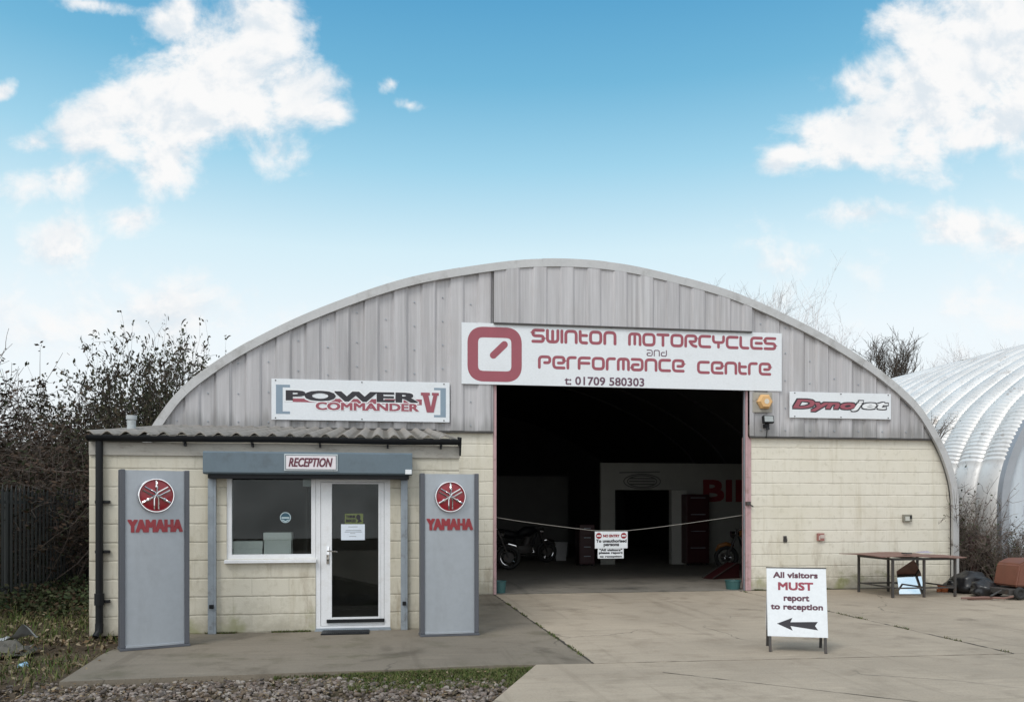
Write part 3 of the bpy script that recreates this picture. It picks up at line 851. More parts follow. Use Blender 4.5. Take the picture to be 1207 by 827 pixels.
# eaves fascia, gutter, roof
mb = MB(); mb.box(EXL + .004, EXR + .01, EY - .028, EY - .003, 2.185, 2.345, .003); mb.build('fascia', m_fascia, rec)
GZ = at(320, 515.3, EY - .12)[1] - .03
gx0 = at(102, 517, EY - .12)[0]; gx1 = at(541, 519, EY - .12)[0]
mb = MB(); nseg = 10; rows = []
for x in [gx0 + (gx1 - gx0) * i / 12 for i in range(13)]:
    sag = -.006 * math.sin(math.pi * (x - gx0) / (gx1 - gx0) * 3)
    prof = [(x, EY - .09 + .058 * math.cos(math.pi + math.pi * k / nseg), GZ + sag + .03 + .066 * math.sin(math.pi + math.pi * k / nseg)) for k in range(nseg + 1)]
    prof += [(p[0], EY - .09 + (p[1] - EY + .09) * .9, p[2] + .004) for p in prof[::-1]]
    rows.append(prof + [prof[0]])
mb.grid(rows)
for x in (gx0, gx1):
    mb.prism([(x, EY - .09 + .06 * math.cos(math.pi + math.pi * k / 10), GZ + .03 + .068 * math.sin(math.pi + math.pi * k / 10)) for k in range(11)], (.006, 0, 0))
gut = mb.build('gutter', m_black, rec, smooth=30)
for px in (217, 297, 377, 457, 520):
    mb = MB(); x = at(px, 523, EY - .12)[0]; mb.box(x - .012, x + .012, EY - .16, EY - .03, GZ - .046, GZ - .037); mb.box(x - .012, x + .012, EY - .1, EY - .03, GZ - .085, GZ - .046); mb.build('gutter_bracket', m_black, gut)
mb = MB(); mb.prism([(gx1 + .012, EY - .16, GZ + .055), (gx1 + .012, EY + .25, GZ + .10), (gx1 + .012, EY + .10, GZ - .1), (gx1 + .012, EY - .06, GZ - .17)], (.02, 0, 0)); mb.build('eaves_end_flashing', m_black, rec)
RX0, RX1 = gx0 - .0, gx1 - .02
RZ0, RZ1 = GZ + .050, 2.915
rows = []
nx = int((RX1 - RX0) / .0213)
for j in range(13):
    t = j / 12; y = EY - .12 + (4.05) * t
    rows.append([(RX0 + i * .0213, y, RZ0 + (RZ1 - RZ0) * t + .052 * (abs(math.sin(math.pi * (i * .0213 + .09) / .213)) ** 3.0 - .25) + .004 * mnoise.noise((i * .05, y, 0))) for i in range(nx + 1)])
mb = MB(); mb.grid(rows); mb.grid([[(p[0], p[1], p[2] - .012) for p in rows[0]], rows[0]])
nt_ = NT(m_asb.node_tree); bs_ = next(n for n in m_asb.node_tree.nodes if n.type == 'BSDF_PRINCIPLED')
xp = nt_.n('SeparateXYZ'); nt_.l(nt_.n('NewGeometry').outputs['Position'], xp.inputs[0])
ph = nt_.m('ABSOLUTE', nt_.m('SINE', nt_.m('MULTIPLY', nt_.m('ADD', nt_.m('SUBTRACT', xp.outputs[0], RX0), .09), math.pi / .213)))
pan_noise = nt_.noise(nt_.n('NewGeometry').outputs['Position'], 9, 5, .65)
pan_dark = nt_.m('MULTIPLY', nt_.maprange(nt_.m('ADD', ph, nt_.m('MULTIPLY', nt_.m('SUBTRACT', pan_noise, .5), .9)), .75, .35), .8)   # darker colour in the pans of the sheets
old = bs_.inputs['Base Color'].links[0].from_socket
nt_.l(nt_.mix(pan_dark, old, (.085, .075, .058, 1)), bs_.inputs['Base Color'])
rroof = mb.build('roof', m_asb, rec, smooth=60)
mb = MB(); mb.box(RX0 + .02, RX1 - .02, EY - .10, EY - .04, RZ0 - .04, RZ0 - .005); mb.build('roof_batten', m_black, rec)
mb = MB(); mb.box(EXL + .1, RX1, -.10, -.085, RZ1 - .04, RZ1 + .03); mb.build('roof_flashing', m_darksteel, rec)
# vent pipe through the roof
vx, vz = at(155, 497, EY + 1.0); 
mb = MB(); mb.cyl((vx, EY + 1.0, vz - .25), (vx, EY + 1.0, vz + .07), .055, 20); mb.cyl((vx, EY + 1.0, vz + .03), (vx, EY + 1.0, vz + .085), .068, 20); mb.build('vent_pipe', mat('grey_pipe', (.42, .45, .46), .5, .1, 6, dirt=(.2, .2, .18), dirt_amt=.5), rec, smooth=30)
# rain pipe
dpx = at(117, 650, EY - .06)[0]
mb = MB(); mb.cyl((dpx, EY - .06, .05), (dpx, EY - .06, GZ - .02), .042, 16)
mb.cyl((dpx, EY - .06, .38), (dpx, EY - .06, .52), .055, 16); mb.tube([(dpx, EY - .06, .16), (dpx, EY - .07, .06), (dpx - .02, EY - .13, .0)], .046, 14)
dp = mb.build('downpipe', m_black, rec, smooth=40)
for z in (.42, 1.02, 1.62):
    mb = MB(); mb.box(dpx - .055, dpx + .11, EY - .05, EY - .004, z - .018, z + .018, .004); mb.build('pipe_clip', m_black, dp)
# window
wf = thing('x', 'x', 'x') if False else None
fw_ = .058
mb = MB(); mb.holes(WX0, WX1 - .002, WZ0, WZ1, EY + .02, EY + .09, [(WX0 + fw_, WX1 - .055, WZ0 + fw_, WZ1 - .05)]); win = mb.build('window', m_upvc, rec)
mb = MB(); mb.box(WX0 + fw_ - .005, WX1 - .05, EY + .05, EY + .056, WZ0 + fw_ - .005, WZ1 - .045); mb.build('pane', GLASS, win)
mb = MB(); mb.prism([(WX0 - .02, EY + .05, WZ0 + .004), (WX0 - .02, EY - .055, WZ0 - .012), (WX0 - .02, EY - .055, WZ0 - .045), (WX0 - .02, EY - .01, WZ0 - .045)], (WX1 - WX0 + .03, 0, 0)); mb.build('sill', m_upvc, win)
mb = MB(); a, b = at(357, 573, EY + .06); mb.box(a, WX1 - .06, EY + .058, EY + .066, b, WZ1 - .055); mb.build('vent_grille', mat('frosted_strip', (.22, .24, .24), .6, .05), win)
# door
fw2 = .075
mb = MB(); mb.holes(DRX0 + .002, DRX1, .012, DRZ1, EY + .01, EY + .08, [(DRX0 + .06, DRX1 - fw2, .06, DRZ1 - .05)]); mb.build('door_frame', m_upvc, rec)
lx0, lx1, lz0, lz1 = DRX0 + .064, DRX1 - fw2 - .004, .064, DRZ1 - .054
gx_0 = at(391, 650, EY)[0]; gx_1 = at(446, 650, EY)[0]; gz_0 = at(420, 727, EY)[1]; gz_1 = at(420, 569, EY)[1]
mb = MB(); mb.holes(lx0, lx1, lz0, lz1, EY + .016, EY + .07, [(gx_0, gx_1, gz_0, gz_1 - .01)]); door = mb.build('door', m_upvc, rec)
mb = MB(); mb.holes(gx_0 - .022, gx_1 + .022, gz_0 - .022, gz_1 + .0, EY + .008, EY + .0155, [(gx_0, gx_1, gz_0, gz_1 - .01)]); mb.build('glazing_bead', m_upvc, door)
mb = MB(); mb.box(gx_0 - .004, gx_1 + .004, EY + .04, EY + .046, gz_0 - .004, gz_1); mb.build('pane', GLASS, door)
hx, hz = at(386.5, 653, EY)
mb = MB(); mb.box(hx - .018, hx + .016, EY + .0, EY + .0155, hz - .12, hz + .10, .004); mb.tube([(hx, EY + .002, hz + .045), (hx, EY - .045, hz + .045), (hx + .02, EY - .052, hz + .046), (hx + .12, EY - .05, hz + .04)], .010, 8); mb.cyl((hx, EY + .001, hz - .05), (hx, EY - .012, hz - .05), .014, 12); mb.build('handle', m_chrome, door, smooth=40)
b0 = at(385, 733, EY); b1 = at(456, 730, EY)
mb = MB(); mb.box(b0[0], b1[0] - .03, EY - .012, EY + .0155, b0[1] - .008, b0[1] + .035, .004); mb.build('drip_bar', m_black, door)
mb = MB(); mb.box(DRX0 - .01, DRX1 + .01, EY - .03, EY + .15, .0, .0115); mb.box(DRX0, DRX1, EY - .015, EY + .009, .012, .035); mb.build('threshold', m_galv, rec)
# roller shutter box and its guide rails
SB = EY - .23
sx0, szt = at(239, 531, SB); sx1, szb = at(486, 559.5, SB)
mb = MB(); mb.prism([(sx0, EY - .032, szb), (sx0, SB + .02, szb), (sx0, SB, szb + .02), (sx0, SB, szt - .02), (sx0, SB + .03, szt), (sx0, EY - .032, szt)], (sx1 - sx0, 0, 0)); sb = mb.build('shutter_box', m_shutter, rec)
mb = MB(); mb.box(sx0 + .05, sx1 - .04, SB + .04, EY - .005, szb - .052, szb - .004); mb.build('shutter_slot', m_black, sb)
cx_, cz_ = at(482, 556, SB - .01); mb = MB(); mb.box(cx_ - .045, cx_ + .035, SB - .012, SB - .002, cz_ - .028, cz_ + .03, .003); mb.build('warning_plate', m_whitev, sb)
for pa, pb in ((245, 254.5), (472.5, 480.5)):
    a = at(pa, 650, EY - .05)[0]; b = at(pb, 650, EY - .05)[0]
    mb = MB(); mb.box(a, b, EY - .0575, EY - .004, .0, szb - .054, .004); mb.box(a + .028, b - .03, EY - .061, EY - .0585, .02, szb - .06); rl = mb.build('shutter_rail', m_galv, rec)
    mb = MB(); z = at(476, 711, EY - .06)[1]; mb.box(a + .02, b - .02, EY - .085, EY - .069, z - .02, z + .03, .004); mb.build('rail_lock', m_black, rl)

# ---- things in and on the reception front
# boxes on the window board
for (pa, pt, pb, lab) in ((275, 638, 309, 'low white box on the sill at the left of the reception window'), (311, 628, 343, 'taller white box standing mid-sill in the reception window')):
    Yb = EY + .13; a, zt = at(pa, pt, Yb); b = at(pb, pt, Yb)[0]
    t_ = thing('box', lab, 'box', ((a + b) / 2, Yb + .1, WZ0 + .06), group='boxes in the reception window')
    mb = MB(); mb.box(a, b, Yb, Yb + .22, WZ0 + .02, zt, .004); mb.build('carton', mat('white_card', (.55, .56, .55), .7, .04), t_)
    mb = MB(); mb.box(a - .006, b + .006, Yb - .006, Yb + .226, zt - .09, zt + .006, .004); mb.build('lid', MATS['white_card'], t_)
mb = MB(); mb.box(WX0 + .02, WX1 - .03, EY + .095, EY + .42, WZ0 - .02, WZ0 + .018); mb.build('window_board', m_upvc, rec)
# round sticker
sx_, sz_ = at(336.5, 609.5, EY + .049)
t_ = thing('round_sticker', 'small round blue sticker with pale rim on the reception window glass', 'sticker', (sx_, EY + .049, sz_))
mb = MB(); mb.cyl((sx_, EY + .049, sz_), (sx_, EY + .0465, sz_), .068, 32); mb.build('disc', mat('sticker_blue', (.03, .09, .13), .5, .1), t_)
mb = MB(); ribbon(mb, [(sx_ + .062 * math.cos(t * math.pi / 18), sz_ + .062 * math.sin(t * math.pi / 18)) for t in range(36)], .010, EY + .0455, fm, closed=True)
ribbon(mb, [(sx_ - .04, sz_ - .004), (sx_ + .04, sz_ - .004)], .02, EY + .0452, fm); ribbon(mb, [(sx_ - .035, sz_ - .03), (sx_, sz_ - .05), (sx_ + .035, sz_ - .03)], .012, EY + .0449, fm); mb.build('rim', mat('sticker_pale', (.42, .52, .55), .5, .05), t_)
# THINK BIKE sticker and notice on the door glass
a, b = at(406.5, 605, EY + .038); c, d_ = at(428, 617, EY + .038)
t_ = thing('door_sticker', 'green and black sticker above the paper notice on the door glass', 'sticker', ((a + c) / 2, EY + .038, d_))
mb = MB(); mb.box(a, c, EY + .0365, EY + .0385, d_, b); mb.build('backing', mat('sticker_green', (.13, .16, .055), .5, .06), t_)
letters('lettering', m_blackv, t_, ('THINK', a + .012, a + .135, d_ + .073, d_ + .11, EY + .036, dict(bold=.003, depth=0)), ('BIKE!', a + .012, a + .135, d_ + .02, d_ + .06, EY + .036, dict(bold=.003, depth=0)))
mb = MB(); mb.prism([(c - .06 + .028 * math.cos(t * math.pi / 8), EY + .036, b - .045 + .034 * math.sin(t * math.pi / 8)) for t in range(16)], (0, -.0006, 0)); mb.prism([(c - .075, EY + .0362, d_ + .01), (c - .012, EY + .0362, d_ + .03), (c - .05, EY + .0362, d_ + .075)], (0, -.0005, 0)); mb.build('motif', m_blackv, t_)
a, b = at(402, 617.5, EY + .03); c, d_ = at(430, 636, EY + .03)
t_ = thing('paper_notice', 'white sheet of printed paper taped to the reception door glass', 'notice', ((a + c) / 2, EY + .03, d_))
mb = MB(); mb.grid([[(a + (c - a) * i / 6, EY + .031 - .004 * math.sin(i / 6 * math.pi), z) for i in range(7)] for z in (d_, (b + d_) / 2, b)]); mb.grid([[(a + (c - a) * i / 6, EY + .0315 - .004 * math.sin(i / 6 * math.pi), z) for i in range(7)] for z in (b, d_)]); mb.build('sheet', m_paper, t_)
h = b - d_; m_print = mat('printed_grey', (.30, .32, .36), .6, .02)
for i, (f0, f1, w) in enumerate(((.84, .3, .7), (.62, .2, .85), (.52, .15, .88), (.42, .38, .6), (.24, .34, .64))):
    n_ = 7
    y = EY + .0262; mb = MB(); mb.box(a + (c - a) * f1, a + (c - a) * w, y - .0004, y, d_ + h * f0 - .004, d_ + h * f0 + .003); mb.build('print_line', m_print, t_)
# RECEPTION plate on the shutter box
ry = SB - .012
a, b = at(335, 534.5, ry); c, d_ = at(398, 555, ry)
t_ = thing('reception_sign', 'small white framed plate with slanted dark lettering on the blue-grey shutter box', 'sign', ((a + c) / 2, ry, d_))
mb = MB(); mb.box(a, c, ry, SB - .001, d_, b, .003); mb.build('frame', mat('pale_grey_frame', (.5, .55, .57), .4, .04), t_)
mb = MB(); mb.holes(a + .013, c - .013, d_ + .013, b - .013, ry - .003, ry - .0005, [(a + .021, c - .021, d_ + .021, b - .021)]); mb.build('border_line', mat('border_grey', (.12, .15, .17), .4, .04), t_)
mb = MB(); mb.box(a + .022, c - .022, ry - .004, ry - .0005, d_ + .022, b - .022); mb.build('face', mat('pinkish_white', (.72, .68, .71), .45, .03), t_)
letters('lettering', mat('dark_maroon_ink', (.13, .03, .05), .5, .1), t_, ('RECEPTION', a + .052, c - .06, d_ + .05, b - .047, ry - .0045, dict(shear=.28, bold=.0035, depth=.001)))
# door mat
mx0, my0 = gr(378, 755, .0); mx1, my1 = gr(432, 747, .0)
mb = MB()
mtx = Matrix.Translation((.5 * (mx0 + mx1), EY - .20, 0)) @ Matrix.Rotation(R(-1), 4, 'Z')
mb.box(-.29, .29, -.15, .15, .002, .018, .004, mtx); 
for i in range(24): mb.box(-.27 + i * .0232, -.258 + i * .0232, -.135, .135, .019, .022, 0, mtx)
tag(top_mesh(mb.build('door_mat', m_black), (.5 * (mx0 + mx1), EY - .2, 0)), 'dark ribbed mat on the concrete below the white reception door', 'mat')

# ================================================================== SIGNS ON THE GABLE
SY = -.098
a, zt0 = at(544, 379.5, SY); c, zt1 = at(921.5, 393, SY); zb0 = at(544, 452, SY)[1]; zb1 = at(921.5, 461, SY)[1]
zt, zb = (zt0 + zt1) / 2, (zb0 + zb1) / 2
S_ = lambda px, py: at(px, py, SY)
t_ = thing('workshop_sign', 'long white workshop name board with maroon square logo over the doorway', 'sign', ((a + c) / 2, SY, zb))
mb = MB(); mb.box(a, c, SY, SY + .015, zb, zt, .002); mb.build('board', m_panel, t_)
yl = SY - .0015
x0, z1 = S_(551, 384.3); x1, z0 = S_(615, 450.5)
w = S_(563.5, 410)[0] - x0
mb = MB(); ribbon(mb, [(x0 + w / 2, z0 + w / 2), (x0 + w / 2, z1 - w / 2), (x1 - w / 2, z1 - w / 2), (x1 - w / 2, z0 + w / 2)], w, yl, fm, .20, closed=True, bevel_n=12)
q0 = S_(581.5, 418.5); q1 = S_(594.5, 406); ribbon(mb, [q0, q1], .125, yl, fm, cap=12); mb.build('logo', m_maroon, t_)


def word(mbx, wd, p0, p1, top0, bot0, y, **k):
    ax, az1 = S_(p0, top0); az0 = S_(p0, bot0)[1]; bx_ = S_(p1, top0)[0]
    stroke_text(mbx, wd, ax, bx_, az0, az1, y, **k)


for w_ in (('SWINtON', 626.3, 726.6, 387.0, 403.8, yl, .38), ('MOTORCYCLES', 740.3, 915, 391.5, 407.4, yl, .34), ('PerFOrMaNCe', 634, 807, 418.4, 434.4, yl, .36), ('CeNtre', 821.5, 909, 424.8, 440.4, yl, .36)):
    mb = MB(); word(mb, *w_[:6], wfrac=.215, gap=w_[6]); mb.build('name_lettering', m_maroon, t_)
mb = MB(); word(mb, 'aNd', 762.2, 786, 411.9, 419.6, yl, wfrac=.15, gap=.4); mb.build('small_lettering', mat('dull_purple_vinyl', (.12, .06, .09), .5, .06), t_)
p0, p1 = S_(665.5, 443.2), S_(759.3, 453.5)
q1 = S_(665.5, 453.2)
letters('phone_lettering', MATS['dull_purple_vinyl'], t_, ('t: 01709 580303', p0[0], p1[0], q1[1], p0[1], yl + .0008, dict(bold=.004)))

# power tuning sign
PY_ = -.115
Zm = lambda x, y: at(300 + x / 4.0233, 420 + y / 4.0233, PY_)
a, zt = Zm(80, 100); c = Zm(925, 128)[0]; zb = Zm(80, 297.5)[1]
zt = (zt + Zm(925, 128)[1]) / 2; zb = (zb + Zm(925, 313)[1]) / 2
t_ = thing('parts_sign', 'white board with grey brackets and black over red wide lettering, left gable', 'sign', ((a + c) / 2, PY_, zb))
mb = MB(); mb.box(a, c, PY_, PY_ + .02, zb, zt, .002); mb.build('board', m_panel, t_)
for x in (a + .07, (a + c) / 2, c - .1):
    for z in (zt - .03, zb + .03):
        mb = MB(); mb.cyl((x, PY_ - .006, z), (x, PY_, z), .012, 8); mb.build('screw', m_darksteel, t_)
yl = PY_ - .0012
Ws = c - a; Hs = zt - zb
sx = lambda x: a + Ws * (x - 80) / 845


def szl(x, y):  # photograph row to board height, board taken as level
    k = (x - 80) / 845; top = 100 + 28 * k; bot = 297.5 + 15.5 * k
    return zb + Hs * (bot - y) / (bot - top)


mb = MB(); z1, z0 = szl(101, 129), szl(101, 270); w1, w2 = sx(132), sx(166)
mb.prism([(sx(101), yl, z0), (w2, yl, z0), (w2, yl, z0 + .045), (w1, yl, z0 + .045), (w1, yl, z1 - .045), (w2, yl, z1 - .045), (w2, yl, z1), (sx(101), yl, z1)], (0, .001, 0)); mb.build('bracket_motif', m_greyv, t_); mb = MB()
z1, z0 = szl(907, 153), szl(907, 290); w1, w2 = sx(880), sx(849); xr = sx(907)
mb.prism([(xr, yl, z0), (xr, yl, z1), (w2, yl, z1), (w2, yl, z1 - .04), (w1, yl, z1 - .04), (w1, yl, z0 + .04), (w2, yl, z0 + .04), (w2, yl, z0)], (0, .001, 0))
mb.build('bracket_motif', m_greyv, t_)
mb = MB(); mb.prism([(sx(145), yl - .0005, szl(145, 212)), (sx(790), yl - .0005, szl(790, 232)), (sx(790), yl - .0005, szl(790, 205)), (sx(145), yl - .0005, szl(145, 196))], (0, .001, 0)); mb.build('red_band', m_maroon, t_)
pw = lambda b, e: ('POWER', sx(146) - e, sx(772) + e, szl(460, 214) - e, szl(460, 165) + e)
letters('lettering_outline', m_whitev, t_, (*pw(.0, .024), yl - .0012, dict(bold=(.038, .017), depth=0, step=.0001)))
letters('power_lettering', m_blackv, t_, (*pw(.0, .0), yl - .004, dict(bold=(.027, .009), depth=0, step=.0001)))
letters('commander_outline', m_whitev, t_, ('COMMANDER', sx(282), sx(778), szl(530, 260), szl(530, 217), yl - .0030, dict(bold=(.02, .014), depth=0, step=.00005)))
letters('commander_lettering', m_maroon, t_, ('COMMANDER', sx(285), sx(775), szl(530, 257), szl(530, 220), yl - .0046, dict(bold=(.011, .006), depth=0, step=.0001)))
mb = MB(); xa, xb = sx(785), sx(872); z1, z0 = szl(828, 174), szl(828, 266); yv = yl - .0062; xm = (xa + xb) / 2 - .01
U = lambda f, g_: (xa + (xb - xa) * f, yv, z0 + (z1 - z0) * g_)
mb.prism([U(0, 1), U(0, .86), U(.1, .86), U(.33, 0), U(.72, 0), U(.92, .86), U(1, .86), U(1, 1), U(.62, 1), U(.62, .86), U(.7, .86), U(.56, .28), U(.42, .86), U(.5, .86), U(.5, 1)], (0, .001, 0)); mb.build('numeral', m_maroon, t_)

# dyno sign, right gable
Zd = lambda x, y: at(870 + x / 6.353, 445 + y / 6.353, PY_)
a, z1 = Zd(387, 102); c, z2 = Zd(1145, 122); zt = (z1 + z2) / 2; zb = (Zd(387, 297)[1] + Zd(1145, 312)[1]) / 2
t_ = thing('tuning_sign', 'white board with slanted red and white lettering outlined in black, right gable', 'sign', ((a + c) / 2, PY_, zb))
mb = MB(); mb.box(a, c, PY_, PY_ + .02, zb, zt, .002); mb.build('board', m_panel, t_)
for x in (a + .1, (a + c) / 2, c - .06):
    for z in (zt - .025, zb + .025):
        mb = MB(); mb.cyl((x, PY_ - .006, z), (x, PY_, z), .012, 8); mb.build('screw', m_darksteel, t_)
dx = lambda x: a + (c - a) * (x - 387) / 758


def dz(x, y):
    k = (x - 387) / 758; top = 102 + 20 * k; bot = 297 + 15 * k
    return zb + (zt - zb) * (bot - y) / (bot - top)


D1 = ('Dyno', dx(410), dx(872), dz(640, 252), dz(640, 165)); D2 = ('jet', dx(842), dx(1122), dz(985, 252), dz(985, 176))
letters('lettering_outline', m_blackv, t_, (D1[0], D1[1] - .022, D1[2] + .022, D1[3] - .022, D1[4] + .022, PY_ - .0008, dict(shear=.25, bold=(.034, .028), depth=0, step=.0001)), (D2[0], D2[1] - .022, D2[2] + .022, D2[3] - .022, D2[4] + .022, PY_ - .0022, dict(shear=.25, bold=(.032, .026), depth=0, step=.0001)))
letters('red_lettering', m_maroon, t_, (*D1, PY_ - .0040, dict(shear=.25, bold=(.016, .009), depth=0, step=.0001)))
letters('white_lettering', m_whitev, t_, (*D2, PY_ - .0056, dict(shear=.25, bold=(.012, .007), depth=0, step=.0001)))

# alarm sounder and floodlight
AY = -.095
a, z1 = at(887.5, 462, AY); c, z0 = at(910, 486, AY); ac, az = at(900.5, 473.5, AY)
t_ = thing('alarm_box', 'faded orange hexagonal alarm sounder on a square backing plate by the doorway', 'alarm', (ac, AY, z0))
mb = MB(); mb.box(a, c, AY, AY + .03, z0, z1, .004); mb.build('back_plate', mat('weathered_ply', (.34, .32, .28), .8, .2, 6, dirt=(.12, .1, .07), dirt_amt=.6), t_)
hexp = lambda r, y: [(ac + r * math.cos(math.pi / 3 * k), y, az + r * .97 * math.sin(math.pi / 3 * k)) for k in range(6)]
mb = MB(); mb.grid([[*hexp(.155, AY - .002), hexp(.155, AY - .002)[0]], [*hexp(.155, AY - .05), hexp(.155, AY - .05)[0]], [*hexp(.115, AY - .10), hexp(.115, AY - .10)[0]]]); mb.bm.faces.new([mb.bm.verts.new(p) for p in hexp(.115, AY - .10)]); mb.build('cover', m_orange, t_)
mb = MB(); mb.cyl((ac + .01, AY - .1005, az), (ac + .01, AY - .103, az), .048, 24); mb.build('roundel', mat('alarm_roundel', (.62, .58, .5), .5, .08), t_)
fx, fz_ = at(905.5, 494, AY - .1)
t_ = thing('floodlight', 'small black floodlight with sensor below the orange alarm', 'floodlight', (fx, -.08, fz_ - .12))
mb = MB(); rot = Matrix.Translation((fx, AY - .1, fz_)) @ Matrix.Rotation(R(-12), 4, 'X'); mb.box(-.105, .105, -.03, .05, -.072, .072, .01, rot); mb.build('housing', m_black, t_)
mb = MB(); mb.box(-.086, .086, -.036, -.031, -.054, .054, .0, rot); mb.build('lens', mat('lamp_glass', (.32, .34, .34), .25, .1, 8), t_)
mb = MB(); mb.box(fx - .04, fx + .04, AY - .07, -.05, fz_ - .15, fz_ - .076, .006); mb.cyl((fx, AY - .08, fz_ - .19), (fx, AY - .08, fz_ - .15), .038, 14, .03); mb.tube([(fx, AY - .05, fz_ - .19), (fx + .01, AY - .02, fz_ - .25), (fx + .012, -.08, fz_ - .34)], .008, 6); mb.build('sensor', m_black, t_)
# fittings on the right block wall
a, b = at(1065, 606, -.05); c, d_ = at(1075, 614.5, -.05)
t_ = thing('wall_lamp', 'grey bulkhead box fixed high on the cream wall above the steel table', 'lamp', ((a + c) / 2, -.003, d_))
mb = MB(); mb.box(a, c, -.06, -.002, d_, b, .008); mb.build('housing', mat('dirty_grey_box', (.22, .21, .17), .6, .2, 8), t_)
mb = MB(); mb.box(a + .03, (a + c) / 2 + .03, -.068, -.061, d_ + .02, b - .04); mb.build('lens', mat('dull_lens', (.5, .5, .45), .4, .1), t_)
mb = MB(); mb.box((a + c) / 2 + .04, c - .012, -.066, -.061, d_ + .06, b - .02); mb.build('knockout', m_black, t_)
a, b = at(964, 628, -.05); c, d_ = at(972, 637, -.05)
t_ = thing('socket_box', 'small reddish socket box low on the cream wall right of the doorway', 'socket', ((a + c) / 2, -.003, d_))
mb = MB(); mb.box(a, c, -.05, -.002, d_, b, .006); mb.build('housing', mat('faded_red_box', (.30, .13, .11), .6, .15, 8), t_)
mb = MB(); mb.box(a + .05, c + .01, -.056, -.051, d_ + .05, b - .03); mb.box(a + .02, a + .045, -.056, -.051, d_ + .02, b - .05); mb.build('cover', mat('box_cover', (.5, .42, .38), .5, .1), t_)
a, b = at(926, 635, -.03)
t_ = thing('wall_hook', 'rusty black hook stub on the cream wall near the doorway', 'hook', (a, -.003, b - .06))
mb = MB(); mb.box(a - .035, a + .03, -.02, -.002, b - .06, b + .06, .004); mb.tube([(a, -.02, b + .03), (a, -.07, b + .02), (a, -.08, b - .03), (a, -.06, b - .05)], .011, 6); mb.build('plate', m_darksteel, t_)

# ================================================================== PYLONS
def pylon(loc, rz, label, px_bot):
    W2, H = .355, 1.965
    t = thing('pylon_sign', label, 'pylon sign', loc, rz, 'grey pylon signs beside the reception')
    mb = MB(); mb.box(-W2 - .006, W2 + .006, -.115, .11, .0, .028, .004); mb.build('base_plate', m_slate, t, local=True)
    arc = lambda x: -.075 - .035 * (1 - (x / .305) ** 2)
    xs = [-.305 + .61 * i / 16 for i in range(17)]
    mb = MB(); mb.grid([[(x, arc(x), z) for x in xs] for z in (.03, .7, 1.4, H - .008)])
    mb.grid([[(x, arc(x), H - .008) for x in xs], [(x, .07, H - .008) for x in xs]]); mb.grid([[(x, .07, .03) for x in xs], [(x, .07, H - .008) for x in xs]])
    mb.build('panel', m_silver, t, smooth=30, local=True)
    for s in (-1, 1):
        mb = MB(); mb.box(s * .3065, s * W2, -.095, .085, .0285, H, .006); mb.build('edge_post', m_slate, t, local=True)
    # round emblem: domed red disc, chrome ring and three crossed tuning forks
    ez = 1.683; er = .192; yb = -.112
    mb = MB(); n = 40
    rings = [(1.0, 0), (1.0, .02), (.93, .026), (.6, .034), (.25, .038)]
    prev = [[(er * .92 * rr * math.cos(2 * math.pi * k / n), yb - dy, ez + er * .92 * rr * math.sin(2 * math.pi * k / n)) for k in range(n + 1)] for rr, dy in rings]
    mb.grid(prev); mb.bm.faces.new([mb.bm.verts.new(p) for p in prev[-1][:-1]]); em = mb.build('emblem', m_redv, t, smooth=True, local=True)
    mb = MB(); pr2 = []
    for rr, dy in ((1.0, 0.0), (1.0, .022), (.985, .034), (.95, .042), (.91, .042), (.88, .034), (.87, .02)):
        pr2.append([(er * rr * math.cos(2 * math.pi * k / n), yb - dy, ez + er * rr * math.sin(2 * math.pi * k / n)) for k in range(n + 1)])
    mb.grid(pr2); mb.build('ring', m_chrome, em, smooth=40, local=True)
    mb = MB()
    for ang in (270, 30, 150):
        c_, s_ = math.cos(R(ang)), math.sin(R(ang))

        def P(u, v, dy): return (u * c_ - v * s_, yb - dy, ez + u * s_ + v * c_)
        for sd in (-1, 1):
            mb.tube([P(-.02, 0, .044), P(.015, sd * .012, .044), P(.035, sd * .021, .044), P(.15, sd * .021, .036)], [.007, .008, .009, .009], 6)
        mb.tube([P(-.02, 0, .045), P(-.075, 0, .046), P(-.085, 0, .045), P(-.10, 0, .045), P(-.112, 0, .042), P(-.16, 0, .034)], [.008, .009, .018, .018, .010, .012], 6)
    mb.build('fork_motif', m_chrome, em, smooth=40, local=True)
    # lettering bent to follow the panel
    me = text_mesh('YAMAHA', -.283, .283, 1.280, 1.420, 0, bold=(.0105, .006), depth=.006, step=.0003)
    for v in me.vertices: v.co.y += arc(v.co.x) - .0015
    link('lettering', me, m_redv, t, local=True)
    mb = MB()
    mb.grid([[(x, arc(x) - .012, .03) for x in (-.3, -.15, 0, .15, .3)], [(x, arc(x) - .012, .05) for x in (-.3, -.15, 0, .15, .3)], [(x, arc(x), .052) for x in (-.3, -.15, 0, .15, .3)]]); mb.build('foot_strip', m_silver, t, local=True)
    return t


pylon((-2.505, -5.12, 0), R(23), 'grey pylon sign left of the reception window, turned towards the yard', 0)
pylon((.80, -4.70, 0), R(3), 'grey pylon sign right of the reception door, facing straight out', 0)

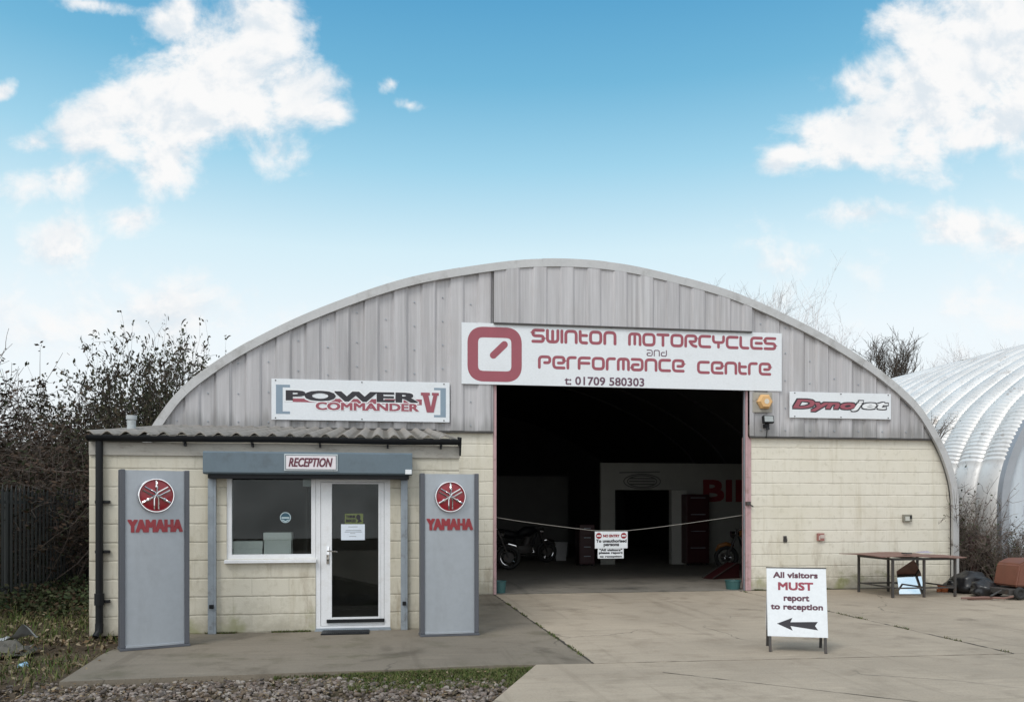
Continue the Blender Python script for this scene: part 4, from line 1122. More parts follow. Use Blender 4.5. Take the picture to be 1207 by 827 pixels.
# ================================================================== NO ENTRY SIGN ON ITS ROPE
NY = .12
xa, za = at(586, 609, NY); xb, zb_ = at(876, 609, NY)
s0 = at(701, 626, NY); s1 = at(739.5, 657.5, NY); sm_ = at(735.5, 657.5, NY)
t_ = thing('barrier_rope', 'thin pale rope hung across the dark workshop doorway', 'rope', ((xa + xb) / 2, NY, s0[1]))
mb = MB(); r1 = [(DX0, NY, za)] + [(DX0 + (s0[0] - DX0) * k / 8, NY, za + (s0[1] + .015 - za) * (k / 8) ** .85) for k in range(1, 9)]
r2 = [(s1[0] + (DX1 - .01 - s1[0]) * k / 8, NY, s0[1] + .015 + (zb_ + .02 - s0[1]) * (k / 8) ** 1.15) for k in range(9)]
mb.tube(r1 + r2, .0035, 5); mb.build('cord', mat('rope_white', (.42, .40, .36), .8, .2, 20), t_)
zmid = at(701, 646, NY)[1]
t_ = thing('no_entry_sign', 'white two-piece no entry sign hanging from the rope in the doorway', 'sign', ((s0[0] + s1[0]) / 2, NY, s1[1]))
mb = MB(); mb.box(s0[0], s1[0], NY - .014, NY - .008, zmid, s0[1], .002); mb.build('upper_board', m_panel, t_)
lx0_, lx1_ = at(704.5, 650, NY)[0], at(735, 650, NY)[0]
mb = MB(); mb.box(lx0_, lx1_, NY - .0075, NY - .0015, s1[1], zmid + .04, .002); mb.build('lower_board', m_panel, t_)
for x in (s0[0] + .075, s1[0] - .075):
    mb = MB(); mb.cyl((x, NY - .0145, s0[1] - .08), (x, NY - .016, s0[1] - .08), .055, 28); ne = mb.build('no_entry_disc', m_redv, t_)
    mb = MB(); mb.box(x - .038, x + .038, NY - .0172, NY - .0162, s0[1] - .091, s0[1] - .069); mb.build('bar', m_whitev, ne)
wU, zU = s1[0] - s0[0], s0[1]
letters('red_lettering', m_redv, t_, ('NO ENTRY', s0[0] + .155, s1[0] - .155, zU - .108, zU - .055, NY - .0146, dict(bold=.0035, depth=0)))
letters('black_lettering', m_blackv, t_, ('To unauthorised', s0[0] + .02, s1[0] - .02, zU - .205, zU - .145, NY - .0146, dict(bold=.0035, depth=0)), ('persons', s0[0] + .165, s1[0] - .165, zU - .29, zU - .225, NY - .0146, dict(bold=.0035, depth=0)),
        ('"All visitors"', lx0_ + .03, lx1_ - .03, zmid - .05, zmid - .005, NY - .0080, dict(bold=.0035, depth=0)), ('please report', lx0_ + .02, lx1_ - .02, zmid - .112, zmid - .058, NY - .0080, dict(bold=.0035, depth=0)), ('to reception', lx0_ + .035, lx1_ - .035, s1[1] + .012, s1[1] + .052, NY - .0080, dict(bold=.0035, depth=0)))

# ================================================================== A-BOARD
p0 = Vector(gr(906.3, 767.5)); p1 = Vector(gr(975, 770)); mid = (p0 + p1) / 2; rz = math.atan2(p1.y - p0.y, p1.x - p0.x)
wA = (p1 - p0).length
t_ = thing('visitor_board', 'white A-board on dark legs in the yard telling visitors to report, with arrow', 'A-board', (mid.x, mid.y, 0), rz)
tilt = math.atan2(.20, .87)
FM = Matrix.Rotation(-tilt, 4, 'X')                         # front leaf leans back


def leaf(mtx, pre):
    for s in (-1, 1):
        mb = MB(); mb.box(s * wA / 2 - .014 * s - .014, s * wA / 2 - .014 * s + .014, -.014, .014, 0, .885, .003, mtx); mb.build('leg', m_darksteel, t_, local=True)
    mb = MB()
    for z in (.87, .2): mb.box(-wA / 2 + .03, wA / 2 - .03, -.012, .012, z - .012, z + .012, 0, mtx)
    mb.build('rail', m_darksteel, t_, local=True)


leaf(FM, 'front')
leaf(Matrix.Translation((0, .40, 0)) @ Matrix.Rotation(tilt, 4, 'X'), 'back')
mb = MB(); mb.box(-wA / 2 - .012, wA / 2 + .012, -.024, -.0145, .165, .905, .002, FM); brd = mb.build('board', m_panel, t_, local=True)
mb = MB(); mb.box(-wA / 2 - .005, wA / 2 + .005, -.024, -.0145, .185, .895, .002, Matrix.Translation((0, .40, 0)) @ Matrix.Rotation(tilt, 4, 'X') @ Matrix.Translation((0, .04, 0))); mb.build('rear_board', m_panel, t_, local=True)
mb = MB(); mb.box(-wA / 2 - .016, wA / 2 + .016, -.027, -.010, .9055, .916, 0, FM); mb.build('top_rim', m_darksteel, t_, local=True)
m_aink = mat('dark_plum_ink', (.10, .035, .055), .5, .15, 10); m_must = mat('must_red_ink', (.28, .05, .075), .5, .15, 10)
bw = wA + .024; bz0 = .165; bh = .74
X_ = lambda f: -bw / 2 + bw * f
Zf = lambda f: bz0 + bh * (1 - f)


def aword(name, m_, *sp):
    os_ = letters(name, m_, t_, *[(s, X_(f0), X_(f1), Zf(g1), Zf(g0), -.0245, dict(bold=.0034 if s != 'MUST' else .0048, depth=0)) for s, f0, f1, g0, g1 in sp], local=True)
    for o in os_: o.data.transform(FM)


aword('lettering', m_aink, ('All visitors', .11, .86, .055, .145), ('report', .28, .71, .405, .51), ('to reception', .06, .93, .525, .635))
aword('must_lettering', m_must, ('MUST', .19, .78, .205, .325))
mb = MB(); A_ = lambda f, g_: FM @ Vector((X_(f), -.0252, Zf(g_)))
mb.prism([A_(.16, .815), A_(.42, .725), A_(.385, .79), A_(.84, .775), A_(.79, .835), A_(.84, .895), A_(.385, .845), A_(.42, .91)], FM.to_3x3() @ Vector((0, .0006, 0))); mb.build('arrow', m_blackv, t_, local=True)

# ================================================================== TABLE AND THINGS ROUND IT
TX0, TX1, TY0, TY1 = 8.74, 9.93, -1.62, -.58
tz = .70
t_ = thing('steel_table', 'rusty sheet-topped steel table on thin legs against the cream wall', 'table', ((TX0 + TX1) / 2, (TY0 + TY1) / 2, 0))
mb = MB(); rows = []
for j in range(5):
    y = -1.70 + (1.35) * j / 4
    rows.append([(8.48 + 1.62 * i / 8, y, tz + .014 + .012 * math.sin(i * .8 + j) - (.02 if i > 6 else 0)) for i in range(9)])
mb.grid(rows); r2_ = [[(p[0], p[1], p[2] - .012) for p in r] for r in rows]; mb.grid([r[::-1] for r in r2_])
mb.grid([r2_[0], rows[0]]); mb.grid([rows[-1], r2_[-1]]); mb.grid([[r[0] for r in rows], [r[0] for r in r2_]]); mb.grid([[r[-1] for r in r2_], [r[-1] for r in rows]])
mb.build('table_top', m_rustbrown, t_)
for x in (TX0, (TX0 + TX1) / 2, TX1):
    for y in (TY0, TY1):
        mb = MB(); mb.box(x - .019, x + .019, y - .019, y + .019, 0, tz - .055, .003); mb.build('leg', m_darksteel, t_)
mb = MB()
for y in (TY0, TY1): mb.box(TX0 - .02, TX1 + .02, y - .018, y + .018, tz - .054, tz - .014)
for x in (TX0, (TX0 + TX1) / 2, TX1): mb.box(x - .016, x + .016, TY0 + .02, TY1 - .02, tz - .052, tz - .016); mb.box(x - .012, x + .012, TY0 + .02, TY1 - .02, .16, .185)
for y in (TY0, TY1): mb.box(TX0 + .02, TX1 - .02, y - .012, y + .012, .15, .175) if y == TY1 else mb.box((TX0 + TX1) / 2 - .55, TX1 - .02, y - .012, y + .012, .15, .175)
mb.build('frame', m_darksteel, t_)
# leaning mirror under the table
mxc, myc = gr(1075, 699.5)
t_ = thing('leaning_mirror', 'frameless mirror sheet leaning under the steel table, reflecting the sky', 'mirror', (mxc, myc, 0), R(-6))
mt = Matrix.Rotation(R(-17), 4, 'X')
mb = MB(); mb.prism([mt @ Vector(p) for p in ((-.235, 0, .0), (.235, 0, .0), (.225, 0, .40), (.14, 0, .64), (-.225, 0, .42))], (0, .006, 0)); mb.build('glass', mat('mirror_silver', (.92, .93, .94), .03, .02, metal=1.0), t_, local=True)
# odds on and under the table
a, b = at(1069, 648, -1.1)
mb = MB(); mb.box(a - .08, a + .08, -1.13, -1.05, tz + .028, tz + .05, .006); mb.box(a - .04, a + .06, -1.17, -1.0, tz + .028, tz + .045, .005)
tag(top_mesh(mb.build('metal_offcut', m_darksteel), (a, -1.1, tz + .03)), 'small black metal offcut lying mid-top on the steel table', 'offcut')
a, b = at(1091, 648, -.9); mb = MB(); random.seed(9)
rows = [[(a - .14 + .28 * i / 8, -1.0 + .26 * j / 6, tz + .034 + .035 * max(0, math.sin(math.pi * i / 8) * math.sin(math.pi * j / 6)) * (1 + random.uniform(-.5, .5))) for i in range(9)] for j in range(7)]
mb.grid(rows); tag(top_mesh(mb.build('rag', mat('lilac_grey_cloth', (.33, .30, .36), .9, .15, 10), smooth=True), (a, -.9, tz + .03)), 'crumpled pale lilac rag on the right of the steel table', 'rag')
ox, oy = gr(1112, 697)
t_ = thing('orange_tub', 'small orange tub on the ground under the right of the table', 'tub', (ox, oy, 0))
mb = MB(); mb.cyl((ox, oy, .0), (ox, oy, .11), .08, 20, .10); mb.build('body', mat('dirty_orange', (.36, .10, .03), .6, .2, 8), t_, smooth=40)
mb = MB(); mb.ring((ox, oy, .11), (0, 0, 1), .10, .008); mb.cyl((ox - .12, oy - .03, .005), (ox - .12, oy - .03, .06), .035, 14); mb.build('rim', MATS['dirty_orange'], t_, smooth=40)

# green basin and bucket at the doorway
for (px, py, hgt, rr, lab, nm) in ((866.5, 694.5, .17, .155, 'round teal basin on the floor at the right of the doorway', 'basin'), (590, 699, .22, .12, 'teal bucket tucked behind the left door post', 'bucket')):
    x, y = gr(px, py, .006); y += .1
    t_ = thing(nm, lab, nm, (x, y, .006))
    mb = MB(); n = 28; pr3 = [[(x + r_ * math.cos(2 * math.pi * k / n), y + r_ * math.sin(2 * math.pi * k / n), z) for k in range(n + 1)] for r_, z in ((0.01, .008), (rr * .82, .008), (rr * .97, hgt), (rr * .93, hgt), (rr * .78, .02), (.01, .02))]
    mb.grid(pr3); mb.build('body', m_teal, t_, smooth=40)
    mb = MB(); mb.ring((x, y, hgt), (0, 0, 1), rr * .97, .008, 28); mb.build('rim', m_teal, t_, smooth=True)

# ================================================================== INSIDE THE WORKSHOP
def motorbike(loc, rz, label, tank_m, faired=False):
    t = thing('motorbike', label, 'motorbike', loc, rz, 'motorbikes inside the workshop')
    for x, r, nm in ((-.70, .315, 'rear'), (.72, .31, 'front')):
        mb = MB(); mb.ring((x, 0, r), (0, 1, 0), r - .055, .055, 36, 8); wh = mb.build('wheel', m_tyre, t, smooth=True, local=True)
        mb = MB(); mb.ring((x, 0, r), (0, 1, 0), r - .10, .016, 36, 6); mb.cyl((x, -.06, r), (x, .06, r), .045, 14)
        for k in range(10): mb.tube([(x, 0, r), (x + (r - .1) * math.cos(k * .6283), 0, r + (r - .1) * math.sin(k * .6283))], .006, 5)
        mb.build('rim', m_chrome, wh, smooth=40, local=True)
        mb = MB(); mb.cyl((x, -.072, r), (x, -.064, r), .13, 24); mb.build('brake_disc', m_darksteel, wh, local=True)
    mb = MB()
    for s in (-.085, .085): mb.tube([(.72, s, .31), (.50, s, .86), (.44, s, .98)], .024, 8)
    mb.tube([(.49, -.10, .88), (.49, .10, .88)], .02, 8)
    mb.build('fork', m_darksteel, t, smooth=40, local=True)
    mb = MB(); mb.tube([(.43, 0, .92), (.1, 0, .72), (-.35, 0, .70), (-.78, 0, .80)], .03, 8); mb.tube([(.42, 0, .85), (.25, 0, .40), (-.2, 0, .30), (-.25, 0, .68)], .025, 8); mb.tube([(-.22, .1, .34), (-.7, .1, .315)], .028, 8); mb.build('frame', m_black, t, smooth=40, local=True)
    mb = MB(); mb.tube([(.40, 0, .90), (.30, 0, .92), (.10, 0, .90), (-.10, 0, .82), (-.18, 0, .79)], [.05, .13, .15, .11, .05], 14); mb.build('tank', tank_m, t, smooth=True, local=True)
    mb = MB(); mb.tube([(-.14, 0, .80), (-.3, 0, .80), (-.6, 0, .86), (-.85, 0, .93)], [.09, .12, .11, .05], 12); mb.build('seat', m_black, t, smooth=True, local=True)
    mb = MB(); mb.box(-.2, .25, -.16, .16, .26, .50, .04); mb.cyl((.06, 0, .45), (.16, 0, .72), .12, 16); mb.build('engine', m_darksteel, t, smooth=40, local=True)
    mb = MB(); mb.tube([(.22, -.1, .5), (.30, -.12, .3), (.0, -.16, .22), (-.5, -.18, .30), (-.95, -.18, .40)], [.022, .022, .025, .045, .045], 10); mb.build('exhaust', m_chrome, t, smooth=40, local=True)
    mb = MB(); mb.tube([(.40, -.36, 1.03), (.43, -.2, 1.04), (.45, 0, 1.0), (.43, .2, 1.04), (.40, .36, 1.03)], .014, 8); mb.build('handlebar', m_chrome, t, smooth=True, local=True)
    mb = MB(); mb.cyl((.50, 0, .90), (.60, 0, .89), .08, 18, .09); mb.build('headlamp', m_chrome, t, smooth=40, local=True)
    mb = MB(); mb.tube([(.98, 0, .48), (.9, 0, .60), (.72, 0, .65), (.54, 0, .60)], [.03, .055, .06, .04], 8); mb.build('mudguard', tank_m if faired else m_chrome, t, smooth=True, local=True)
    return t


wx, wy = gr(597, 671, .006)
motorbike((wx - .66, wy + .1, .006), R(-6), 'dark motorbike just inside the doorway, chrome wheel rim behind left post', m_black)
wx, wy = gr(640, 663, .006)
motorbike((wx - .55, wy + .2, .006), R(8), 'black motorbike in the gloom behind the nearer dark bike', m_black)
wx, wy = gr(866, 672, .006)
motorbike((wx + .62, wy + .2, .006), R(172), 'motorbike with dull orange tank behind the right door post', mat('dull_orange_paint', (.30, .12, .03), .4, .1, 5), True)
# white bin
x, y = gr(660, 660, .006); zt_ = at(660, 639, y)[1]
t_ = thing('waste_bin', 'pale grey-white bin standing on the floor left of the partition', 'bin', (x, y, .006))
mb = MB(); mb.grid([[(x + sx_2 * w_, y + sy_2 * w_, z) for sx_2, sy_2 in ((-1, -1), (1, -1), (1, 1), (-1, 1), (-1, -1))] for w_, z in ((.15, .007), (.19, zt_), (.175, zt_), (.14, .03))]); mb.build('body', m_bin, t_)
mb = MB(); mb.tube([(x - .195, y - .195, zt_), (x + .195, y - .195, zt_), (x + .195, y + .195, zt_), (x - .195, y + .195, zt_)], .012, 6, closed=True); mb.build('rim', m_bin, t_)
# red cabinets
for (pl_, pr2_, pt, pb, Yc, lab) in ((683, 701, 618, 661, 7.0, 'dark red tool cabinet left of the partition doorway'), (809, 836, 582, 667, 6.9, 'tall dark red cabinet against the right of the partition')):
    a, zt_ = at(pl_, pt, Yc); c = at(pr2_, pt, Yc)[0]
    t_ = thing('tool_cabinet', lab, 'cabinet', ((a + c) / 2, Yc + .25, .006), group='red tool cabinets in the workshop')
    mb = MB(); mb.box(a, c, Yc, Yc + .5, .05, zt_, .012); mb.build('carcass', m_redpaint, t_)
    n_ = 4
    for k in range(n_):
        z0_ = .08 + (zt_ - .12) * k / n_
        mb = MB(); mb.box(a + .03, c - .03, Yc - .018, Yc - .001, z0_, z0_ + (zt_ - .12) / n_ - .02, .004); dr = mb.build('drawer', m_redpaint, t_)
        mb = MB(); mb.box(a + .12, c - .12, Yc - .035, Yc - .019, z0_ + (zt_ - .12) / n_ - .07, z0_ + (zt_ - .12) / n_ - .05); mb.build('handle', m_galv, dr)
    for xx in (a + .05, c - .05):
        for y_ in (Yc + .05, Yc + .45):
            mb = MB(); mb.cyl((xx, y_, .006), (xx, y_, .05), .03, 12); mb.build('foot', m_black, t_)
# red loading ramp by the right post
x, y = gr(846, 681, .006)
t_ = thing('bike_ramp', 'dark red steel motorbike ramp on the floor by the right post', 'ramp', (x + .12, y, .006), R(20)); t_.scale = (.8, .8, .75)
mb = MB(); mb.prism([(-.55, -.2, .005), (.35, -.2, .45), (.42, -.2, .43), (.42, -.2, .005)], (0, .4, 0)); mb.build('deck', m_redpaint, t_, local=True)
for s in (-.215, .215):
    mb = MB(); mb.tube([(-.56, s, .03), (.36, s, .475)], .015, 6); mb.build('side_rail', m_darksteel, t_, local=True)

# ================================================================== SECOND HUT
HX = 12.17 + 7.69; HYF = .0
hut = thing('steel_hut', 'silver corrugated steel arched hut beyond the right end of the workshop', 'hut', (HX, HYF, 0))
SC = 1.035
prof = [(x, z * SC) for x, z in ARCH]
# resample left half finely with corrugations running along the hut
cum = [0]
for p, q in zip(prof, prof[1:]): cum.append(cum[-1] + math.dist(p, q))


def parc(s):
    for i in range(len(prof) - 1):
        if cum[i] <= s <= cum[i + 1] + 1e-9:
            t = (s - cum[i]) / (cum[i + 1] - cum[i]); a = Vector(prof[i]); b = Vector(prof[i + 1]); return a + (b - a) * t, (b - a).normalized()
    return Vector(prof[-1]), Vector((0, -1))


m_steel = bpy.data.materials.new('galvanised_hut_sheet'); m_steel.use_nodes = True
g = NT(m_steel.node_tree); m_steel.node_tree.nodes.clear()
pos = g.n('NewGeometry').outputs['Position']; spz = g.n('SeparateXYZ'); g.l(pos, spz.inputs[0])
n1 = g.noise(pos, .8, 6, .6); n2 = g.noise(pos, 7, 6, .65)
c_ = g.mix(g.maprange(n1, .35, .65), (.90, .875, .845, 1), (.74, .72, .695, 1)); c_ = g.mix(g.maprange(n2, .52, .75, 0, .6), c_, (.45, .44, .43, 1))
gm = g.noise(g.mapping(pos, scale=(1, 3, .6)), 1.4, 7, .7); c_ = g.mix(g.maprange(gm, .5, .7, 0, .55), c_, (.40, .39, .38, 1))
rust = g.m('MULTIPLY', g.maprange(g.noise(pos, 2.2, 7, .7), .58, .70), .6); c_ = g.mix(rust, c_, (.36, .28, .22, 1))
sheet = g.n('TexWhiteNoise', noise_dimensions='1D'); g.l(g.m('FLOOR', g.m('DIVIDE', spz.outputs[1], .72)), sheet.inputs['W'])
c_ = g.mix(g.m('MULTIPLY', sheet.outputs[0], .18), c_, (.5, .5, .5, 1))
b = g.n('BsdfPrincipled'); g.l(c_, b.inputs['Base Color']); b.inputs['Metallic'].default_value = .3; g.put(b.inputs['Roughness'], g.maprange(n1, .3, .7, .36, .5))
o_ = g.n('OutputMaterial'); g.l(b.outputs[0], o_.inputs[0])

BAY = .74; NB = 30; total = cum[-1]; half_s = total * .56
ss = []; s = 0
while s < half_s: ss.append(s); s += .0225 if s > 2.5 else .12
ts = [0, .05, .14, .3, .5, .7, .86, .95]
rows = []
for i in range(NB):
    for t in ts:
        y = HYF + (i + t) * BAY; bulge = .12 * (1 - abs(2 * t - 1) ** 2.6) - (.05 if t == 0 else 0)
        r = []
        for s in ss:
            p, d = parc(s); n = Vector((-d.y, d.x)); cor = .017 * math.sin(2 * math.pi * s / .09) if s > 2.5 else 0
            q = p + n * (bulge + cor); r.append((HX + q.x, y, max(q.y, 0)))
        rows.append(r)
mb = MB(); mb.grid(rows); shell = mb.build('roof_shell', m_steel, hut, smooth=True)
mb = MB(); far = [parc(half_s + (total - half_s) * k / 14)[0] for k in range(15)]
mb.grid([[(HX + p.x, HYF + y, p.y) for p in far] for y in (0, NB * BAY)]); mb.build('far_roof_slope', m_steel, hut, smooth=True)
# front edge hoop, gable sheet, back gable, raised patches near the ridge
hp = shrink(prof, -.05); hq = shrink(prof, .12)
mb = MB(); mb.grid([[(HX + p[0], HYF + .12, p[1]) for p in hp], [(HX + p[0], HYF - .06, p[1]) for p in hp], [(HX + p[0], HYF - .06, p[1]) for p in hq], [(HX + p[0], HYF + .0, p[1]) for p in hq]]); mb.build('front_hoop', mat('grey_hoop', (.34, .36, .39), .5, .12, 3, metal=.3), hut, smooth=30)
m_gable = mat('blue_grey_gable_sheet', (.52, .57, .62), .5, .12, 1.5, stretch=(4, 4, .4), dirt=(.35, .36, .36), dirt_amt=.5)
for yy2, nm in ((HYF + .03, 'front_gable'), (HYF + NB * BAY - .05, 'rear_gable')):
    mb = MB(); gx = [HX - 7.55 + i * .1 for i in range(152)]
    zt2 = lambda x: max(.05, SC * arch_z(min(7.6, abs(x - HX))) - .1)
    rib = lambda i: -.02 if (i // 2) % 2 else .0
    mb.grid([[(x, yy2 + rib(i), 0) for i, x in enumerate(gx)], [(x, yy2 + rib(i), zt2(x)) for i, x in enumerate(gx)]]); mb.build(nm, m_gable, hut)
m_patch = mat('rusty_tan_strip', (.42, .36, .30), .7, .15, 2)
for s0_, s1_, y0_, y1_ in ((.60, .66, 2.0, 2.9), (.52, .57, 9.0, 9.6)) if False else ():
    pass
def strip(sa, sb, y, w):
    mb = MB(); pts = [parc(sa + (sb - sa) * k / 24) for k in range(25)]
    up = [p + Vector((-d.y, d.x)) * .14 for p, d in pts]; lo = [p + Vector((-d.y, d.x)) * .05 for p, d in pts]
    mb.grid([[(HX + q.x, y, q.y) for q in lo], [(HX + q.x, y, q.y) for q in up], [(HX + q.x, y + w, q.y) for q in up], [(HX + q.x, y + w, q.y) for q in lo]]); mb.build('lap_strip', m_patch, hut)


strip(7.2, 9.7, 14.6, .16); strip(8.6, 10.6, 7.6, .18)

# ================================================================== VEGETATION
def tubes_to(mb, segs, n=3):
    for pts, rad in segs: mb.tube(pts, rad, n, caps=False)


def bare_tree(rng, H, width=2.0, nl=16, nb=8, nt=6, r0=.12, twig=.012, base=.22, zc=.45):
    """winter tree: short trunk, limbs fanning to an oval outline, side branches, fine twigs"""
    trunk, crown = [], []
    lean = Vector((rng.uniform(-.06, .06), rng.uniform(-.06, .06), 0)) * H
    spine = [Vector((0, 0, 0)), lean * .3 + Vector((0, 0, H * .25)), lean * .7 + Vector((0, 0, H * .5)), lean + Vector((0, 0, H * .72))]
    trunk.append((spine, [r0, r0 * .8, r0 * .5, r0 * .3]))

    def path(p, d, L, r, k, wob, up):
        pts = [p.copy()]; rad = [r]
        for i in range(k):
            d = (d + Vector((rng.gauss(0, wob), rng.gauss(0, wob), rng.gauss(up, wob)))).normalized(); p = p + d * L / k
            pts.append(p.copy()); rad.append(max(twig * .6, r * (1 - .75 * (i + 1) / k)))
        crown.append((pts, rad)); return pts, d
    for i in range(nl):
        f = base + (.72 - base) * (i + rng.random()) / nl
        t = f / .72 * 3; a = min(2, int(t)) if f < .72 else 2
        q = spine[a].lerp(spine[a + 1], min(1, t - a)); az = i * 2.4 + rng.uniform(-.5, .5)
        th = rng.uniform(.1, 1.45) * (1.1 - .4 * f)
        tip = Vector((math.cos(az) * math.sin(th) * width, math.sin(az) * math.sin(th) * width, H * (zc + (1 - zc) * math.cos(th) * rng.uniform(.8, 1.0))))
        d = tip - q; L = d.length
        pts, dd = path(q, (d.normalized() + Vector((math.cos(az), math.sin(az), -.2)) * .25).normalized(), L, max(twig, r0 * .38 * (1 - .5 * f)), 6, .10, .06)
        for b_ in range(nb):
            g_ = rng.uniform(.25, 1.0) * 5.99; a2 = int(g_); p2 = pts[a2].lerp(pts[a2 + 1], g_ - a2); dl = (pts[a2 + 1] - pts[a2]).normalized()
            side = Vector((rng.gauss(0, 1), rng.gauss(0, 1), rng.gauss(.3, .7))).normalized()
            pb, _d = path(p2, (dl * .8 + side * .8).normalized(), L * rng.uniform(.2, .42), twig * 1.7, 4, .14, .08)
            for _ in range(nt):
                g2 = rng.uniform(.2, 1) * 3.99; a3 = int(g2); p3 = pb[a3].lerp(pb[a3 + 1], g2 - a3)
                s3 = Vector((rng.gauss(0, 1), rng.gauss(0, 1), rng.gauss(.4, .8))).normalized()
                path(p3, ((pb[a3 + 1] - pb[a3]).normalized() + s3 * .8).normalized(), L * rng.uniform(.07, .17), twig, 3, .18, .08)
    return trunk, crown


def place_tree(name, label, loc, seed, height, m_, group=None, **kw):
    rng = random.Random(seed); tr, cr = bare_tree(rng, height, **kw)
    zs_ = sorted(p.z for sg in cr for p in sg[0]); k = height / zs_[-1]
    tr, cr = [[([p * k for p in pts], rad) for pts, rad in q] for q in (tr, cr)]
    t = thing(name, label, 'tree', loc, 0, group)
    mb = MB(); tubes_to(mb, tr, 7); mb.build('trunk', m_, t, smooth=True, local=True)
    mb = MB(); tubes_to(mb, cr, 3); mb.build('crown', m_, t, local=True)
    return t


def Tpos(px, Y): return at(px, 600, Y)[0]


G_ = 'bare winter trees behind the workshop'
# dark tree in the gap between the arches
Y = 26; X = Tpos(1048, Y); zt_ = at(1048, 381, Y)[1]
place_tree('bare_tree', 'dark bare tree in the dip between the workshop and hut roofs', (X, Y, -.05), 11, zt_, m_bark, G_, width=1.2, nl=34, nb=10, nt=7, r0=.12, twig=.010, base=.5, zc=.74)
for (px, top, Y, sd, lab, wd, m_) in ((928, 303, 44, 21, 'tall haze-pale bare tree rising behind the right slope of the workshop roof', 1.5, m_pale), (962, 350, 46, 22, 'pale spreading tree right of the tall bare tree behind the roof', 2.4, m_pale),
                                  (866, 320, 48, 23, 'greyish twiggy treetop just left of the tall bare tree behind the roof', 1.6, m_bark2), (838, 327, 50, 24, 'low greyish treetop furthest left of the roof-line trees', 1.2, m_bark2),
                                  (1150, 378, 52, 31, 'pale bare tree above the silver hut roof, right of the dark tree', 2.6, m_pale), (1190, 398, 56, 32, 'faint low treetop over the silver hut roof at far right', 2.6, m_pale),
                                  (1112, 412, 54, 33, 'faint scrubby treetop just left of the pale tree over the hut', 1.8, m_pale)):
    X = Tpos(px, Y); zt_ = at(px, top, Y)[1]
    place_tree('bare_tree', lab, (X, Y, -.05), sd, zt_, m_, G_, width=wd, nl=30, nb=9, nt=7, r0=.16, twig=.009, base=.4, zc=.62)


def leaves(mb, pts, rng, n, spread, size):
    for _ in range(n):
        p = rng.choice(pts) + Vector((rng.gauss(0, spread), rng.gauss(0, spread), rng.gauss(0, spread)))
        a = Vector((rng.uniform(-1, 1), rng.uniform(-1, 1), rng.uniform(-1, .4))).normalized(); b = a.orthogonal().normalized()
        s = size * rng.uniform(.5, 1.4)
        mb.quad(p - b * s * .28, p + a * s * .5, p + b * s * .28, p - a * s * .5)


def shrub_meshes(seed, H, rad, ncane, nleaf, lsize, arching=.5, twig=.005, m_l=None, heads=False):
    """many arching canes with side twigs; returns (stems mesh, leaf mesh)"""
    rng = random.Random(seed); mb = MB(); tips = []
    for i in range(ncane):
        a = rng.uniform(0, 6.283); rr = rad * math.sqrt(rng.random()) * .75
        p = Vector((rr * math.cos(a), rr * math.sin(a), 0)); out = Vector((math.cos(a + rng.uniform(-.8, .8)), math.sin(a + rng.uniform(-.8, .8)), 0))
        L = H * rng.uniform(.55, 1.08); d = Vector((0, 0, 1)) + out * rng.uniform(.05, .5); d.normalize()
        pts = [p.copy()]; r0 = rng.uniform(.008, .02); k = 7
        for j in range(k):
            d = (d + out * arching * .22 * (j / k) + Vector((rng.gauss(0, .13), rng.gauss(0, .13), rng.gauss(0, .08) - arching * .14 * j / k))).normalized()
            p = p + d * L / k; pts.append(p.copy())
            if j > 0:
                tips.append(p.copy())
                for _ in range(3):
                    q = p.copy(); dd = (d + Vector((rng.gauss(0, .8), rng.gauss(0, .8), rng.gauss(.1, .5)))).normalized(); tw = [q.copy()]; tl = L * rng.uniform(.06, .16)
                    for _k in range(3):
                        dd = (dd + Vector((rng.gauss(0, .3), rng.gauss(0, .3), rng.gauss(0, .3)))).normalized(); q = q + dd * tl / 3 * 1.6; tw.append(q.copy())
                    mb.tube(tw, [twig * 1.2, twig, twig * .8, twig * .5], 3, caps=False); tips += tw[1:]
        if heads:
            for q in [pts[-1]] + [rng.choice(tips[-12:]) for _ in range(3)]:
                hd = [q.copy()]; d2 = (d + Vector((rng.gauss(0, .5), rng.gauss(0, .5), .2))).normalized()
                for _k in range(3): d2 = (d2 + Vector((0, 0, -.35))).normalized(); hd.append(hd[-1] + d2 * .07)
                mb.tube(hd, [.008, .022, .018, .004], 4)
        mb.tube(pts, [r0 * (1 - .75 * j / k) for j in range(k + 1)], 4, caps=False)
    me = bpy.data.meshes.new('stems'); mb.bm.to_mesh(me); mb.bm.free()
    lb = MB(); leaves(lb, tips, rng, nleaf, .05, lsize); ml = bpy.data.meshes.new('foliage'); lb.bm.to_mesh(ml); lb.bm.free()
    me.materials.append(m_bark2 if seed % 2 else m_bark); ml.materials.append(m_l or m_leafdark)
    return me, ml


m_leafbush = multi_material('dark_bush_leaves', [(.030, .036, .018), (.045, .046, .022), (.028, .028, .016), (.06, .046, .028)], 8)
SHR = [shrub_meshes(41, 4.0, 1.9, 150, 15000, .085), shrub_meshes(42, 4.0, 1.8, 160, 17000, .08), shrub_meshes(44, 4.4, 1.35, 160, 27000, .105, arching=.2, m_l=m_leafbush, heads=True)]


def shrub(kind, loc, rz, sc, label, group='scrubby shrubs along the fence'):
    t = thing('shrub', label, 'shrub', loc, rz, group); t.scale = sc
    for me, nm in zip(SHR[kind], ('stems', 'foliage')):
        o = bpy.data.objects.new(nm, me); COL.objects.link(o); o.parent = t
    return t


